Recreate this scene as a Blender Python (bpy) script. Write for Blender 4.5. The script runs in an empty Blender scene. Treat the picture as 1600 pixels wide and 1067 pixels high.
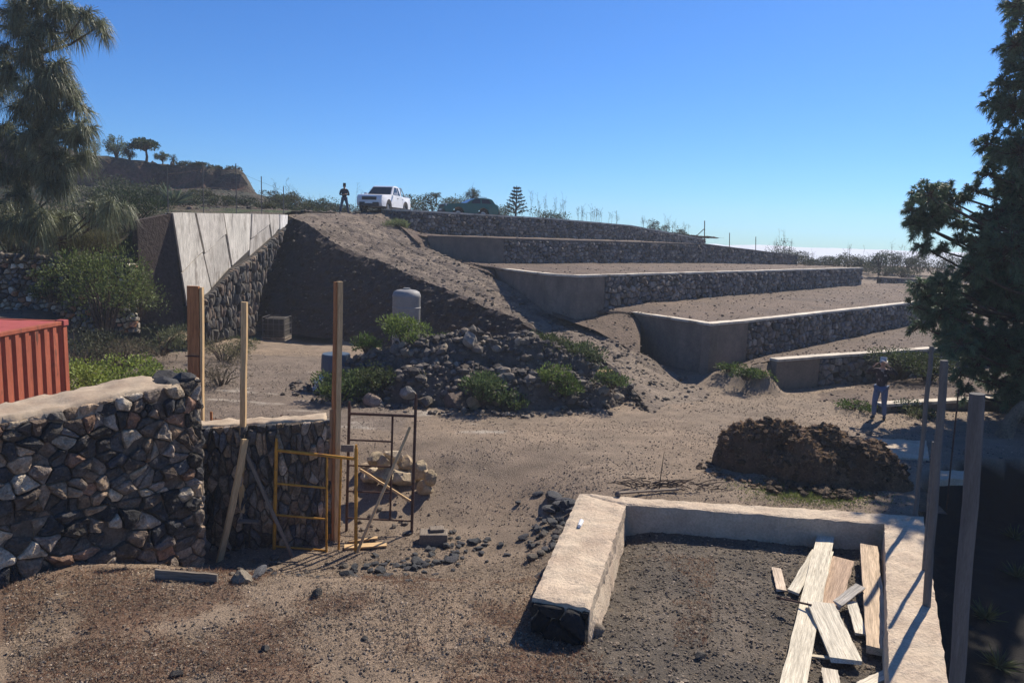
import bpy, bmesh, math, random
import numpy as np
from mathutils import Vector, Matrix, noise as mn
R = math.radians
rng = random.Random(7)
nr = np.random.default_rng(7)
sc = bpy.context.scene
COL = sc.collection

# ------------------------------------------------------------------ camera
F = 1155.0
CAMZ = 4.6
PITCH = math.atan((533.5 - 372) / F)
cam_d = bpy.data.cameras.new("camera"); cam = bpy.data.objects.new("camera", cam_d); COL.objects.link(cam)
cam_d.sensor_width = 36; cam_d.lens = F / 1600 * 36; cam_d.clip_start = 0.1; cam_d.clip_end = 200000
CM = Matrix.Rotation(math.pi / 2 - PITCH, 4, 'X') @ Matrix.Rotation(R(2.0), 4, 'Z')
CM.translation = (0, 0, CAMZ)
cam.matrix_world = CM
sc.camera = cam
CR = CM.to_3x3()
# ------------------------------------------------------------------ light
SUN_AZ, SUN_EL = 37.0, 43.0          # azimuth to the right of +Y
w = bpy.data.worlds.new("World"); sc.world = w; w.use_nodes = True
nt = w.node_tree; nt.nodes.clear()
sky = nt.nodes.new('ShaderNodeTexSky'); sky.sky_type = 'NISHITA'; sky.sun_disc = False
sky.sun_elevation = R(SUN_EL); sky.sun_rotation = R(SUN_AZ)
sky.altitude = 900; sky.air_density = 1.0; sky.dust_density = 0.55; sky.ozone_density = 2.5
hs = nt.nodes.new('ShaderNodeHueSaturation'); hs.inputs['Saturation'].default_value = 1.12
bg = nt.nodes.new('ShaderNodeBackground'); bg.inputs[1].default_value = 0.075
wo = nt.nodes.new('ShaderNodeOutputWorld')
nt.links.new(sky.outputs[0], hs.inputs['Color']); tn = nt.nodes.new('ShaderNodeVectorMath'); tn.operation = 'MULTIPLY'; tn.inputs[1].default_value = (.46, .79, 1.22)
nt.links.new(hs.outputs[0], tn.inputs[0]); nt.links.new(tn.outputs[0], bg.inputs[0]); nt.links.new(bg.outputs[0], wo.inputs[0])
sl = bpy.data.lights.new("sun", 'SUN'); sl.energy = 5.0; sl.angle = R(0.5); sl.color = (1.0, 0.90, 0.76)
so = bpy.data.objects.new("sun", sl); COL.objects.link(so)
SD = Vector((math.sin(R(SUN_AZ)) * math.cos(R(SUN_EL)), math.cos(R(SUN_AZ)) * math.cos(R(SUN_EL)), math.sin(R(SUN_EL))))
so.rotation_euler = SD.to_track_quat('Z', 'Y').to_euler()
vs = sc.view_settings
vs.view_transform = 'Standard'; vs.look = 'None'; vs.exposure = 0.5; vs.gamma = 1.0
try: vs.use_curve_mapping = False
except Exception: pass

# ------------------------------------------------------------------ picture point -> place
def ray(px, py):
    return CR @ Vector(((px - 800) / F, -(py - 533.5) / F, -1))
def P(px, py, d):
    r = ray(px, py); return Vector((0, 0, CAMZ)) + r * (d / r.y)
def G(px, py, z=0.0):
    r = ray(px, py); return Vector((0, 0, CAMZ)) + r * ((z - CAMZ) / r.z)
def VP(px, py, a, b):
    """hit of the sight line on the upright plane through a and b"""
    n = Vector((b[1] - a[1], -(b[0] - a[0]), 0)); r = ray(px, py)
    t = (Vector((a[0], a[1], 0)) - Vector((0, 0, 0))).dot(n) / r.dot(n)
    return Vector((0, 0, CAMZ)) + r * t

# ------------------------------------------------------------------ mesh builder
class MB:
    def __init__(s): s.V = []; s.C = []; s.F = []; s.n = 0
    def add(s, V, Fs, col=(1, 1, 1), mi=0):
        V = np.asarray(V, float).reshape(-1, 3)
        c = np.asarray(col, float)
        if c.ndim == 1: c = np.tile(c[:3], (len(V), 1))
        s.V.append(V); s.C.append(c)
        if isinstance(Fs, np.ndarray): s.F.append((Fs + s.n, mi))
        else:
            by = {}
            for f in Fs: by.setdefault(len(f), []).append(f)
            for k, l in by.items(): s.F.append((np.array(l) + s.n, mi))
        s.n += len(V)
    def build(s, name, mats, parent=None, origin=None, smooth=False):
        if not isinstance(mats, (list, tuple)): mats = [mats]
        V = np.concatenate(s.V); C = np.concatenate(s.C)
        off = np.zeros(3)
        if origin is not None: off = np.array(origin, float)
        elif parent is not None and not parent.get('_local'): off = np.array(wloc(parent), float)
        V = V - off
        me = bpy.data.meshes.new(name)
        me.vertices.add(len(V)); me.vertices.foreach_set('co', V.astype(np.float32).ravel())
        lt = []; lv = []; ms = []
        for f, mi in s.F:
            lt.append(np.full(len(f), f.shape[1])); lv.append(f.ravel()); ms.append(np.full(len(f), mi))
        lt = np.concatenate(lt); lv = np.concatenate(lv); ms = np.concatenate(ms)
        me.loops.add(len(lv)); me.loops.foreach_set('vertex_index', lv.astype(np.int32))
        me.polygons.add(len(lt)); me.polygons.foreach_set('loop_start', np.concatenate([[0], np.cumsum(lt)[:-1]]).astype(np.int32))
        me.polygons.foreach_set('material_index', ms.astype(np.int32))
        me.polygons.foreach_set('use_smooth', np.full(len(lt), smooth))
        a = me.color_attributes.new('Col', 'FLOAT_COLOR', 'POINT')
        a.data.foreach_set('color', np.concatenate([C, np.ones((len(C), 1))], 1).astype(np.float32).ravel())
        for m in mats: me.materials.append(m)
        me.update(calc_edges=True); me.validate()
        o = bpy.data.objects.new(name, me); COL.objects.link(o)
        if parent is not None: o.parent = parent
        elif origin is not None: o.location = origin
        return o
def wloc(o):
    p = Vector((0, 0, 0))
    while o is not None: p = p + Vector(o.location); o = o.parent
    return p
def tag(o, label=None, cat=None, group=None, kind=None):
    if label: o['label'] = label
    if cat: o['category'] = cat
    if group: o['group'] = group
    if kind: o['kind'] = kind
    return o
def thing(name, label, cat, loc=(0, 0, 0), group=None, rz=0.0, local=False):
    o = bpy.data.objects.new(name, None); COL.objects.link(o); o.location = loc; o.rotation_euler = (0, 0, rz)
    o.empty_display_size = 0.2
    tag(o, label, cat, group, 'thing')
    if local: o['_local'] = 1
    return o
def copy_tree(o, parent=None):
    c = o.copy(); COL.objects.link(c)
    if parent is not None: c.parent = parent
    for ch in [x for x in COL.objects if x.parent == o]: copy_tree(ch, c)
    return c

# ------------------------------------------------------------------ materials
def mat(name, col=None, var=0.25, scale=3.0, fine=40.0, fvar=0.2, rough=0.9, bump=0.3, bdist=0.01, metal=0.0, spec=0.25,
        attr=False, trans=0.0, col2=None, c2scale=1.0, c2pos=0.5, c2soft=0.1, stretch=None):
    m = bpy.data.materials.new(name); m.use_nodes = True; t = m.node_tree; t.nodes.clear(); L = t.links.new
    N = t.nodes.new
    geo = N('ShaderNodeTexCoord')
    src = geo.outputs['Object']
    if stretch:
        mp = N('ShaderNodeMapping'); mp.inputs['Scale'].default_value = stretch; L(src, mp.inputs[0]); src = mp.outputs[0]
    if attr:
        a = N('ShaderNodeAttribute'); a.attribute_name = 'Col'; base = a.outputs['Color']
    else:
        c = N('ShaderNodeRGB'); c.outputs[0].default_value = (*col, 1); base = c.outputs[0]
    if col2 is not None:
        n0 = N('ShaderNodeTexNoise'); n0.inputs['Scale'].default_value = c2scale; n0.inputs['Detail'].default_value = 6; n0.inputs['Roughness'].default_value = .65
        L(src, n0.inputs['Vector'])
        mr0 = N('ShaderNodeMapRange'); mr0.inputs['From Min'].default_value = c2pos - c2soft; mr0.inputs['From Max'].default_value = c2pos + c2soft
        L(n0.outputs['Fac'], mr0.inputs['Value'])
        mx = N('ShaderNodeMix'); mx.data_type = 'RGBA'; L(mr0.outputs[0], mx.inputs['Factor']); L(base, mx.inputs['A']); mx.inputs['B'].default_value = (*col2, 1)
        base = mx.outputs['Result']
    n1 = N('ShaderNodeTexNoise'); n1.inputs['Scale'].default_value = scale; n1.inputs['Detail'].default_value = 8; n1.inputs['Roughness'].default_value = .6
    n2 = N('ShaderNodeTexNoise'); n2.inputs['Scale'].default_value = fine; n2.inputs['Detail'].default_value = 4; n2.inputs['Roughness'].default_value = .7
    L(src, n1.inputs['Vector']); L(src, n2.inputs['Vector'])
    def mr(s, v):
        q = N('ShaderNodeMapRange'); q.inputs['From Min'].default_value = .3; q.inputs['From Max'].default_value = .7
        q.inputs['To Min'].default_value = 1 - v; q.inputs['To Max'].default_value = 1 + v; q.clamp = False; L(s, q.inputs['Value']); return q.outputs[0]
    mu = N('ShaderNodeMath'); mu.operation = 'MULTIPLY'; L(mr(n1.outputs['Fac'], var), mu.inputs[0]); L(mr(n2.outputs['Fac'], fvar), mu.inputs[1])
    vm = N('ShaderNodeVectorMath'); vm.operation = 'SCALE'; L(base, vm.inputs[0]); L(mu.outputs[0], vm.inputs['Scale'])
    b = N('ShaderNodeBsdfPrincipled'); L(vm.outputs[0], b.inputs['Base Color'])
    b.inputs['Roughness'].default_value = rough; b.inputs['Metallic'].default_value = metal; b.inputs['Specular IOR Level'].default_value = spec
    if bump > 0:
        ad = N('ShaderNodeMath'); ad.operation = 'ADD'; L(n1.outputs['Fac'], ad.inputs[0]); L(n2.outputs['Fac'], ad.inputs[1])
        bp = N('ShaderNodeBump'); bp.inputs['Strength'].default_value = bump; bp.inputs['Distance'].default_value = bdist
        L(ad.outputs[0], bp.inputs['Height']); L(bp.outputs[0], b.inputs['Normal'])
    o = N('ShaderNodeOutputMaterial')
    if trans > 0:
        tr = N('ShaderNodeBsdfTranslucent'); L(vm.outputs[0], tr.inputs['Color'])
        ms = N('ShaderNodeMixShader'); ms.inputs[0].default_value = trans; L(b.outputs[0], ms.inputs[1]); L(tr.outputs[0], ms.inputs[2]); L(ms.outputs[0], o.inputs[0])
    else: L(b.outputs[0], o.inputs[0])
    return m
def flat(name, col, rough=.5, metal=0, spec=.5):
    return mat(name, col, var=.06, fvar=.04, rough=rough, metal=metal, spec=spec, bump=0)
M = {}
M['ground'] = mat('soil', attr=True, var=.17, scale=2.2, fine=48, fvar=.42, bump=1.0, bdist=.035)
M['terrace'] = mat('terrace_soil', (.15, .107, .078), var=.25, scale=.6, fine=9, fvar=.3, bump=1.0, bdist=.09, col2=(.12, .088, .068), c2scale=.35)
M['ramp'] = mat('ramp_soil', (.21, .165, .125), var=.3, scale=.8, fine=7, fvar=.3, bump=1.0, bdist=.10, col2=(.13, .10, .078), c2scale=.7)
M['bank'] = mat('shade_dark_soil', (.085, .06, .05), var=.3, scale=.8, fine=9, fvar=.3, bump=1.0, bdist=.08, col2=(.055, .042, .036), c2scale=.8)  # darker soil for faces turned from the sun; shade is in the colour
M['hill'] = mat('hill_soil', attr=True, var=.4, scale=.5, fine=4, fvar=.35, bump=1.0, bdist=.25)
M['stone'] = mat('wall_stone', attr=True, var=.35, scale=5, fine=38, fvar=.3, bump=.9, bdist=.02, rough=.85)
M['nearmortar'] = mat('brown_mortar', (.135, .105, .08), var=.35, scale=3, fine=22, fvar=.4, bump=1.0, bdist=.03)
M['nearstone'] = mat('near_wall_stone', attr=True, var=.5, scale=7, fine=30, fvar=.45, bump=1.0, bdist=.05, rough=.85, col2=(.40, .31, .22), c2scale=6, c2pos=.66, c2soft=.05)
M['farstone'] = mat('far_stone', attr=True, var=.3, scale=3, fine=14, fvar=.3, bump=.7, bdist=.03)
M['mortar'] = mat('mortar', (.06, .053, .046), var=.3, fine=20)
M['concrete'] = mat('concrete', (.43, .345, .25), var=.14, scale=2.2, fine=30, fvar=.13, bump=.6, bdist=.012, col2=(.33, .25, .18), c2scale=1.6, c2pos=.55)
M['ringc'] = mat('foundation_concrete', (.56, .46, .34), var=.14, scale=2.6, fine=26, fvar=.2, bump=1.0, bdist=.025, col2=(.44, .33, .24), c2scale=1.6, c2pos=.56, c2soft=.2)
M['greyc'] = mat('grey_concrete', (.24, .19, .15), var=.22, scale=1.3, fine=12, fvar=.14, bump=.4, col2=(.17, .135, .11), c2scale=.6)
M['coping'] = mat('coping_cement', (.60, .53, .43), var=.25, scale=1.5, fine=10, fvar=.2, bump=.3, col2=(.28, .23, .18), c2scale=1.1, c2pos=.58, c2soft=.06)
M['whitec'] = mat('pale_rendered_concrete', attr=True, var=.2, scale=.9, fine=5, fvar=.26, bump=.6, bdist=.03, stretch=(2.2, 2.2, .6), col2=(.27, .24, .205), c2scale=1.3, c2pos=.60, c2soft=.06)
M['wood'] = mat('weathered_wood', (.58, .40, .21), var=.25, scale=2, fine=9, fvar=.35, bump=.5, bdist=.006, stretch=(9, .5, 9), col2=(.40, .26, .13), c2scale=2.0, c2pos=.6)
M['plank'] = mat('bleached_plank', attr=True, var=.28, scale=2.2, fine=7, fvar=.35, bump=.9, bdist=.008, stretch=(12, .7, 12), col2=(.20, .15, .10), c2scale=3.0, c2pos=.66, c2soft=.05)
M['post'] = mat('brown_timber', (.33, .20, .11), var=.25, fine=9, fvar=.3, bump=.4, stretch=(8, .5, 8))
M['orange'] = mat('orange_timber', (.36, .165, .07), var=.25, fine=9, fvar=.3, bump=.4, stretch=(8, .5, 8))
M['greywood'] = mat('grey_timber', (.20, .165, .13), var=.25, fine=9, fvar=.35, bump=.5, stretch=(8, .6, 8))
M['pole'] = mat('grey_post', (.135, .127, .118), var=.2, fine=25, fvar=.2, bump=.4, stretch=(5, 5, .6))
M['yellow'] = mat('yellow_enamel', (.48, .23, .035), var=.2, fine=20, fvar=.2, rough=.55, bump=.2, col2=(.17, .07, .03), c2scale=5, c2pos=.62, c2soft=.05)
M['rust'] = mat('rusted_steel', (.075, .04, .03), var=.3, fine=20, fvar=.3, rough=.8, bump=.3)
M['red'] = mat('faded_red_steel', (.34, .095, .052), var=.22, scale=1.5, fine=8, fvar=.18, rough=.6, bump=.15, stretch=(1.5, 1.5, .45), col2=(.13, .055, .035), c2scale=3.5, c2pos=.63, c2soft=.04)
M['redtop'] = mat('red_roof_steel', (.36, .085, .075), var=.12, fine=10, fvar=.1, rough=.6, bump=.1)
M['needle'] = mat('pine_needles', attr=True, var=.2, fine=6, fvar=.2, rough=.5, bump=0, trans=.22, spec=.4)
M['leaf'] = mat('leaves', attr=True, var=.2, fine=6, fvar=.2, rough=.6, bump=0, trans=.3)
M['bark'] = mat('bark', (.09, .065, .05), var=.3, fine=12, fvar=.3, bump=1, bdist=.03)
M['dry'] = mat('dry_stalk', attr=True, var=.2, fine=8, fvar=.2, bump=0, trans=.5)
M['dung'] = mat('straw_manure', attr=True, var=.35, scale=3, fine=24, fvar=.4, bump=1, bdist=.05)
M['tank'] = mat('grey_polyethylene', (.25, .245, .24), var=.08, fine=6, fvar=.05, rough=.6, bump=0)
M['cloud'] = mat('cloud_white', (.58, .62, .68), var=.02, scale=.0005, fine=.003, fvar=.02, bump=0, rough=1, spec=0)
M['white'] = flat('white_paint', (.78, .78, .78), .3)
M['teal'] = flat('dark_teal_paint', (.025, .12, .085), .25)
M['glass'] = flat('dark_glass', (.02, .03, .035), .08)
M['tyre'] = flat('tyre_rubber', (.02, .02, .02), .85)
M['chrome'] = flat('wheel_metal', (.45, .45, .46), .35, .8)
M['black'] = flat('black_plastic', (.02, .02, .022), .55)
M['lamp'] = flat('lamp_lens', (.7, .7, .68), .15)
M['skin'] = flat('skin', (.42, .25, .17), .6)
M['jeans'] = mat('blue_denim', (.11, .15, .23), var=.15, fine=30, fvar=.15, bump=.2)
M['shirtd'] = mat('dark_checked_shirt', (.055, .04, .04), var=.3, scale=12, fine=40, fvar=.3, bump=.1, col2=(.40, .33, .28), c2scale=9, c2pos=.6, c2soft=.03)
M['navy'] = mat('navy_cloth', (.03, .04, .065), var=.2, bump=0)
M['slate'] = mat('slate_trousers', (.07, .09, .13), var=.2, bump=0)
M['hairb'] = flat('dark_hair', (.03, .02, .015), .8)
M['cap'] = flat('pale_cap_cloth', (.62, .60, .56), .9)
M['blue'] = flat('blue_grey_plastic', (.06, .09, .12), .5)
M['sheet'] = mat('white_sheeting', (.72, .74, .76), var=.1, bump=.2)
M['string'] = flat('orange_string', (.5, .16, .06), .8)

# ------------------------------------------------------------------ geometry helpers
def fbm(p, o=4): return mn.fractal(Vector(p), 1.0, 2.0, o)
def basis(d):
    d = Vector(d).normalized(); up = Vector((0, 0, 1)) if abs(d.z) < .95 else Vector((0, 1, 0))
    a = d.cross(up).normalized(); return a, a.cross(d).normalized(), d
def tube(mb, pts, rad, k=6, col=(1, 1, 1), mi=0, cap=True):
    pts = [Vector(p) for p in pts]; n = len(pts)
    if not isinstance(rad, (list, tuple)): rad = [rad] * n
    V = []
    for i, p in enumerate(pts):
        d = (pts[min(i + 1, n - 1)] - pts[max(i - 1, 0)]); a, b, _ = basis(d)
        for j in range(k):
            t = 2 * math.pi * j / k; V.append(p + (a * math.cos(t) + b * math.sin(t)) * rad[i])
    Fc = [(i * k + j, i * k + (j + 1) % k, (i + 1) * k + (j + 1) % k, (i + 1) * k + j) for i in range(n - 1) for j in range(k)]
    if cap: Fc += [tuple(range(k))[::-1], tuple((n - 1) * k + j for j in range(k))]
    mb.add([tuple(v) for v in V], Fc, col, mi)
def boxm(mb, c, s, col=(1, 1, 1), mi=0, rz=0, bev=0.0, ax=None):
    """axis box centre c size s, turned rz or in a given (x,y,z) frame; chamfered when bev>0"""
    c = Vector(c)
    if ax is None: ax = (Vector((math.cos(rz), math.sin(rz), 0)), Vector((-math.sin(rz), math.cos(rz), 0)), Vector((0, 0, 1)))
    bm = bmesh.new(); bmesh.ops.create_cube(bm, size=1)
    for v in bm.verts: v.co = Vector((v.co.x * s[0], v.co.y * s[1], v.co.z * s[2]))
    if bev > 0: bmesh.ops.bevel(bm, geom=bm.edges[:], offset=bev, segments=2, affect='EDGES', profile=.6)
    bm.verts.index_update()
    mb.add([tuple(c + ax[0] * v.co.x + ax[1] * v.co.y + ax[2] * v.co.z) for v in bm.verts], [tuple(v.index for v in f.verts) for f in bm.faces], col, mi); bm.free()
def slab(mb, q, z0, z1, nu=20, nv=6, amp=.02, nz=4, col=(1, 1, 1), mi=0, ns=3.0, edge=0.02):
    """rough slab: q = 4 plan corners (near-left, near-right, far-right, far-left); z1 may be a function of the plan point"""
    q = [Vector((p[0], p[1], 0)) for p in q]
    zt = z1 if callable(z1) else (lambda x, y: z1)
    def pt(u, v): return (q[0] * (1 - u) + q[1] * u) * (1 - v) + (q[3] * (1 - u) + q[2] * u) * v
    V = []; Fc = []
    for j in range(nv + 1):
        for i in range(nu + 1):
            u, v = i / nu, j / nv; p = pt(u, v)
            z = zt(p.x, p.y) + amp * fbm((p.x * ns, p.y * ns, .3))
            if i in (0, nu) or j in (0, nv):
                z -= edge * (.6 + .8 * mn.noise(p * 9)); p = p + Vector((mn.noise(p * 7), mn.noise(p * 7 + Vector((9, 0, 0))), 0)) * amp * .8
            V.append((p.x, p.y, z))
    W = nu + 1
    for j in range(nv):
        for i in range(nu): a = j * W + i; Fc.append((a, a + 1, a + W + 1, a + W))
    ring = [i for i in range(W)] + [j * W + nu for j in range(1, nv + 1)] + [nv * W + i for i in range(nu - 1, -1, -1)] + [j * W for j in range(nv - 1, 0, -1)]
    c = (q[0] + q[1] + q[2] + q[3]) / 4; k = len(ring); prev = ring
    for s in range(1, nz + 1):
        cur = []
        for r in ring:
            x, y, z = V[r]; zz = z + (z0 - z) * (s / nz)
            out = Vector((x - c.x, y - c.y, 0)).normalized() * (edge * .7 if s == 1 else edge * .5)
            f = amp * .9 * mn.noise(Vector((x * 4, y * 4, zz * 4)))
            cur.append(len(V)); V.append((x + out.x + f, y + out.y + f, zz))
        for a in range(k): Fc.append((prev[a], cur[a], cur[(a + 1) % k], prev[(a + 1) % k]))
        prev = cur
    mb.add(V, Fc, col, mi)
def sheet(mb, front, back, n=30, m=10, amp=.05, ns=.8, colf=None, mi=0, zoff=0.0):
    def rs(pl, k):
        pl = [Vector(p) for p in pl]; L = [0]
        for a, b in zip(pl, pl[1:]): L.append(L[-1] + (b - a).length)
        out = []
        for i in range(k + 1):
            t = L[-1] * i / k; j = 0
            while j < len(L) - 2 and L[j + 1] < t: j += 1
            f = (t - L[j]) / max(L[j + 1] - L[j], 1e-6); out.append(pl[j].lerp(pl[j + 1], f))
        return out
    A = rs(front, n); B = rs(back, n); V = []; C = []
    for j in range(m + 1):
        for i in range(n + 1):
            p = A[i].lerp(B[i], j / m); e = min(j, m - j, 1)
            p = p + Vector((0, 0, zoff + amp * fbm((p.x * ns, p.y * ns, 2.2)) * (e if e else .2))); V.append(tuple(p))
            if colf: C.append(colf(p, i / n, j / m))
    Fc = [(j * (n + 1) + i, j * (n + 1) + i + 1, (j + 1) * (n + 1) + i + 1, (j + 1) * (n + 1) + i) for j in range(m) for i in range(n)]
    mb.add(V, Fc, C if colf else (1, 1, 1), mi)
def clip(poly, m, n):
    out = []; k = len(poly)
    for i in range(k):
        a = poly[i]; b = poly[(i + 1) % k]
        da = (a[0] - m[0]) * n[0] + (a[1] - m[1]) * n[1]; db = (b[0] - m[0]) * n[0] + (b[1] - m[1]) * n[1]
        if da <= 0: out.append(a)
        if (da < 0) != (db < 0) and da != db:
            t = da / (da - db); out.append((a[0] + (b[0] - a[0]) * t, a[1] + (b[1] - a[1]) * t))
    return out
def masonry(mb, a, b, t0, t1, cw=.3, ch=.25, depth=.08, pal=None, lod=0, gap=.02, seed=1, lean=0.0, outl=None, jit=.42, mi=0):
    """irregular stones over an upright face from a to b (Vector x,y,z of the foot); t0,t1 = (z at a, z at b) of foot and top"""
    rg = random.Random(seed)
    a = Vector(a); b = Vector(b); u = Vector((b.x - a.x, b.y - a.y, 0)); L = u.length; u.normalize(); n = Vector((u.y, -u.x, 0))
    zb = lambda s: t0[0] + (t0[1] - t0[0]) * s / L
    zt = lambda s: t1[0] + (t1[1] - t1[0]) * s / L
    o = outl or [(0, zb(0)), (L, zb(L)), (L, zt(L)), (0, zt(0))]
    lo = min(p[1] for p in o); hi = max(p[1] for p in o); s0 = min(p[0] for p in o); s1 = max(p[0] for p in o)
    nx = max(1, int((s1 - s0) / cw)); ny = max(1, int((hi - lo) / ch)); sd = {}
    for j in range(-1, ny + 2):
        for i in range(-1, nx + 2):
            sd[(i, j)] = (s0 + (i + .5 + (.25 if j % 2 else -.25) + rg.uniform(-jit, jit)) * (s1 - s0) / nx, lo + (j + .5 + rg.uniform(-jit, jit)) * (hi - lo) / ny)
    k2 = cw / ch
    for (i, j), p in sd.items():
        poly = list(o)
        for dj in (-2, -1, 0, 1, 2):
            for di in (-2, -1, 0, 1, 2):
                if (di, dj) == (0, 0): continue
                q = sd.get((i + di, j + dj))
                if q is None: continue
                # bisector in stretched space
                m = ((p[0] + q[0]) / 2, (p[1] + q[1]) / 2); nn = ((q[0] - p[0]), (q[1] - p[1]) * k2 * k2)
                poly = clip(poly, m, nn)
                if len(poly) < 3: break
            if len(poly) < 3: break
        if len(poly) < 3: continue
        cx = sum(v[0] for v in poly) / len(poly); cy = sum(v[1] for v in poly) / len(poly)
        if rg.random() < .03: continue
        w_ = max(v[0] for v in poly) - min(v[0] for v in poly); h_ = max(v[1] for v in poly) - min(v[1] for v in poly)
        if min(w_, h_) < .04: continue
        pp = []
        K = len(poly)
        for q in range(K):
            A_, B_ = poly[q], poly[(q + 1) % K]
            kc = rg.uniform(.03, .14); pp.append((A_[0] * (1 - kc) + B_[0] * kc, A_[1] * (1 - kc) + B_[1] * kc))
            if lod: 
                jx = .06 * math.hypot(B_[0] - A_[0], B_[1] - A_[1])
                pp.append(((A_[0] + B_[0]) / 2 + rg.uniform(-jx, jx), (A_[1] + B_[1]) / 2 + rg.uniform(-jx, jx)))
            pp.append((A_[0] * .18 + B_[0] * .82, A_[1] * .18 + B_[1] * .82))
        sh = 1 - gap / max(min(w_, h_), .05) * 1.6; sh = max(.5, sh)
        D = depth * rg.uniform(.45, 1.5) * min(1.3, .4 + (min(w_, h_) / min(cw, ch)) * .6)
        tiltx, tilty = rg.uniform(-.35, .35), rg.uniform(-.35, .35)
        rings = [(1.0, -.6), (.985, .45), (.90, .85), (.55, 1.0)] if lod else [(1.0, -.4), (.82, .8)]
        V = []; col = rg.choice(pal); br = rg.uniform(.65, 1.5); col = tuple(c * br for c in col)
        no = Vector((rg.uniform(0, 99), rg.uniform(0, 99), 0))
        for (rs_, rd) in rings:
            for (s, t) in pp:
                s2 = cx + (s - cx) * sh * rs_; t2 = cy + (t - cy) * sh * rs_
                dd = D * rd + (D * (tiltx * (s2 - cx) / w_ + tilty * (t2 - cy) / h_) * 2 if rd > 0 else 0)
                if lod and rd > 0: 
                    q = mn.noise(Vector((s2 * 9, t2 * 9, rd)) + no); dd += q * depth * .6; s2 += q * .012; t2 += mn.noise(Vector((t2 * 9, s2 * 9, 5)) + no) * .012
                p3 = a + u * s2 + n * (dd + lean * (t2 - lo)); V.append((p3.x, p3.y, t2))
        p3 = a + u * cx + n * (D * rg.uniform(.9, 1.25) + lean * (cy - lo)); V.append((p3.x, p3.y, cy))
        K2 = len(pp); Fc = []
        for r_ in range(len(rings) - 1):
            for q in range(K2): Fc.append((r_ * K2 + q, r_ * K2 + (q + 1) % K2, (r_ + 1) * K2 + (q + 1) % K2, (r_ + 1) * K2 + q))
        r_ = len(rings) - 1
        for q in range(K2): Fc.append((r_ * K2 + q, r_ * K2 + (q + 1) % K2, len(V) - 1))
        mb.add(V, Fc, col, mi)
PAL_NEAR = [(.05, .05, .053), (.07, .066, .064), (.045, .045, .048), (.06, .057, .055), (.09, .08, .07), (.12, .10, .085), (.17, .135, .105), (.36, .27, .19), (.42, .31, .21), (.50, .40, .28), (.26, .21, .17), (.13, .125, .12), (.28, .17, .115), (.32, .26, .20), (.40, .34, .26)]
PAL_TAN = [(.26, .19, .13), (.34, .25, .165), (.20, .15, .11), (.16, .12, .09), (.28, .19, .12), (.10, .085, .07), (.08, .07, .06)]
PAL_DARK = [(.065, .065, .07), (.10, .096, .092), (.15, .135, .12), (.26, .21, .165), (.42, .33, .24), (.09, .09, .095), (.19, .16, .13)]
PAL_FAR = [(.13, .12, .115), (.16, .14, .13), (.20, .175, .155), (.10, .10, .10), (.26, .22, .18), (.15, .12, .10)]
_ico = {}
def ico(sub):
    if sub not in _ico:
        bm = bmesh.new(); bmesh.ops.create_icosphere(bm, subdivisions=sub, radius=1); bm.verts.index_update()
        _ico[sub] = (np.array([tuple(v.co) for v in bm.verts]), np.array([[v.index for v in f.verts] for f in bm.faces])); bm.free()
    return _ico[sub]
def rock(mb, c, s, sub=2, rg=nr, col=(.1, .1, .1), cuts=9, mi=0, flatz=1.0, rough=.05):
    V, Fc = ico(sub); V = V.copy()
    for _ in range(cuts):
        n = rg.normal(size=3); n /= np.linalg.norm(n); cc = rg.uniform(.5, .85); d = V @ n; V -= np.outer(np.maximum(d - cc, 0), n)
    V += rg.normal(size=V.shape) * rough * (.4 if sub > 1 else 1)
    q = rg.uniform(0, 6.28); ca, sa = math.cos(q), math.sin(q)
    s = np.array(s, float) * (1 if np.ndim(s) else np.array([rg.uniform(.8, 1.25), rg.uniform(.75, 1.1), rg.uniform(.6, .95) * flatz]))
    V = V * s; V = V @ np.array([[ca, sa, 0], [-sa, ca, 0], [0, 0, 1]])
    mb.add(V + np.array(c), Fc, col, mi)
def needles(mb, B, D, ln, wd, droop=.0, col=(.05, .08, .04), cvar=.3):
    """B bases, D directions (N,3); bent two-segment blades"""
    N = len(B); D = D / np.linalg.norm(D, axis=1, keepdims=True)
    rv = nr.normal(size=(N, 3)); S = np.cross(D, rv); S /= np.linalg.norm(S, axis=1, keepdims=True) + 1e-9
    ln = np.broadcast_to(ln, (N,))[:, None] * nr.uniform(.75, 1.15, (N, 1)); wd = np.broadcast_to(wd, (N,))[:, None]
    g = np.array([[0, 0, -1.0]]) * droop
    m = B + D * ln * .5 + g * ln * .18; t = B + D * ln * .82 + g * ln * .75
    V = np.stack([B - S * wd, B + S * wd, m + S * wd * .8, m - S * wd * .8, t], 1).reshape(-1, 3)
    i = np.arange(N)[:, None] * 5
    c = np.array(col); c = c if c.ndim == 2 else np.tile(c, (N, 1)); c = np.repeat(c * nr.uniform(1 - cvar, 1 + cvar, (N, 1)), 5, axis=0)
    mb.add(V, np.concatenate([i, i + 1, i + 2, i + 3], 1), c); mb.F.append((np.concatenate([i + 3, i + 2, i + 4], 1) + mb.n - N * 5, 0))
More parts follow.
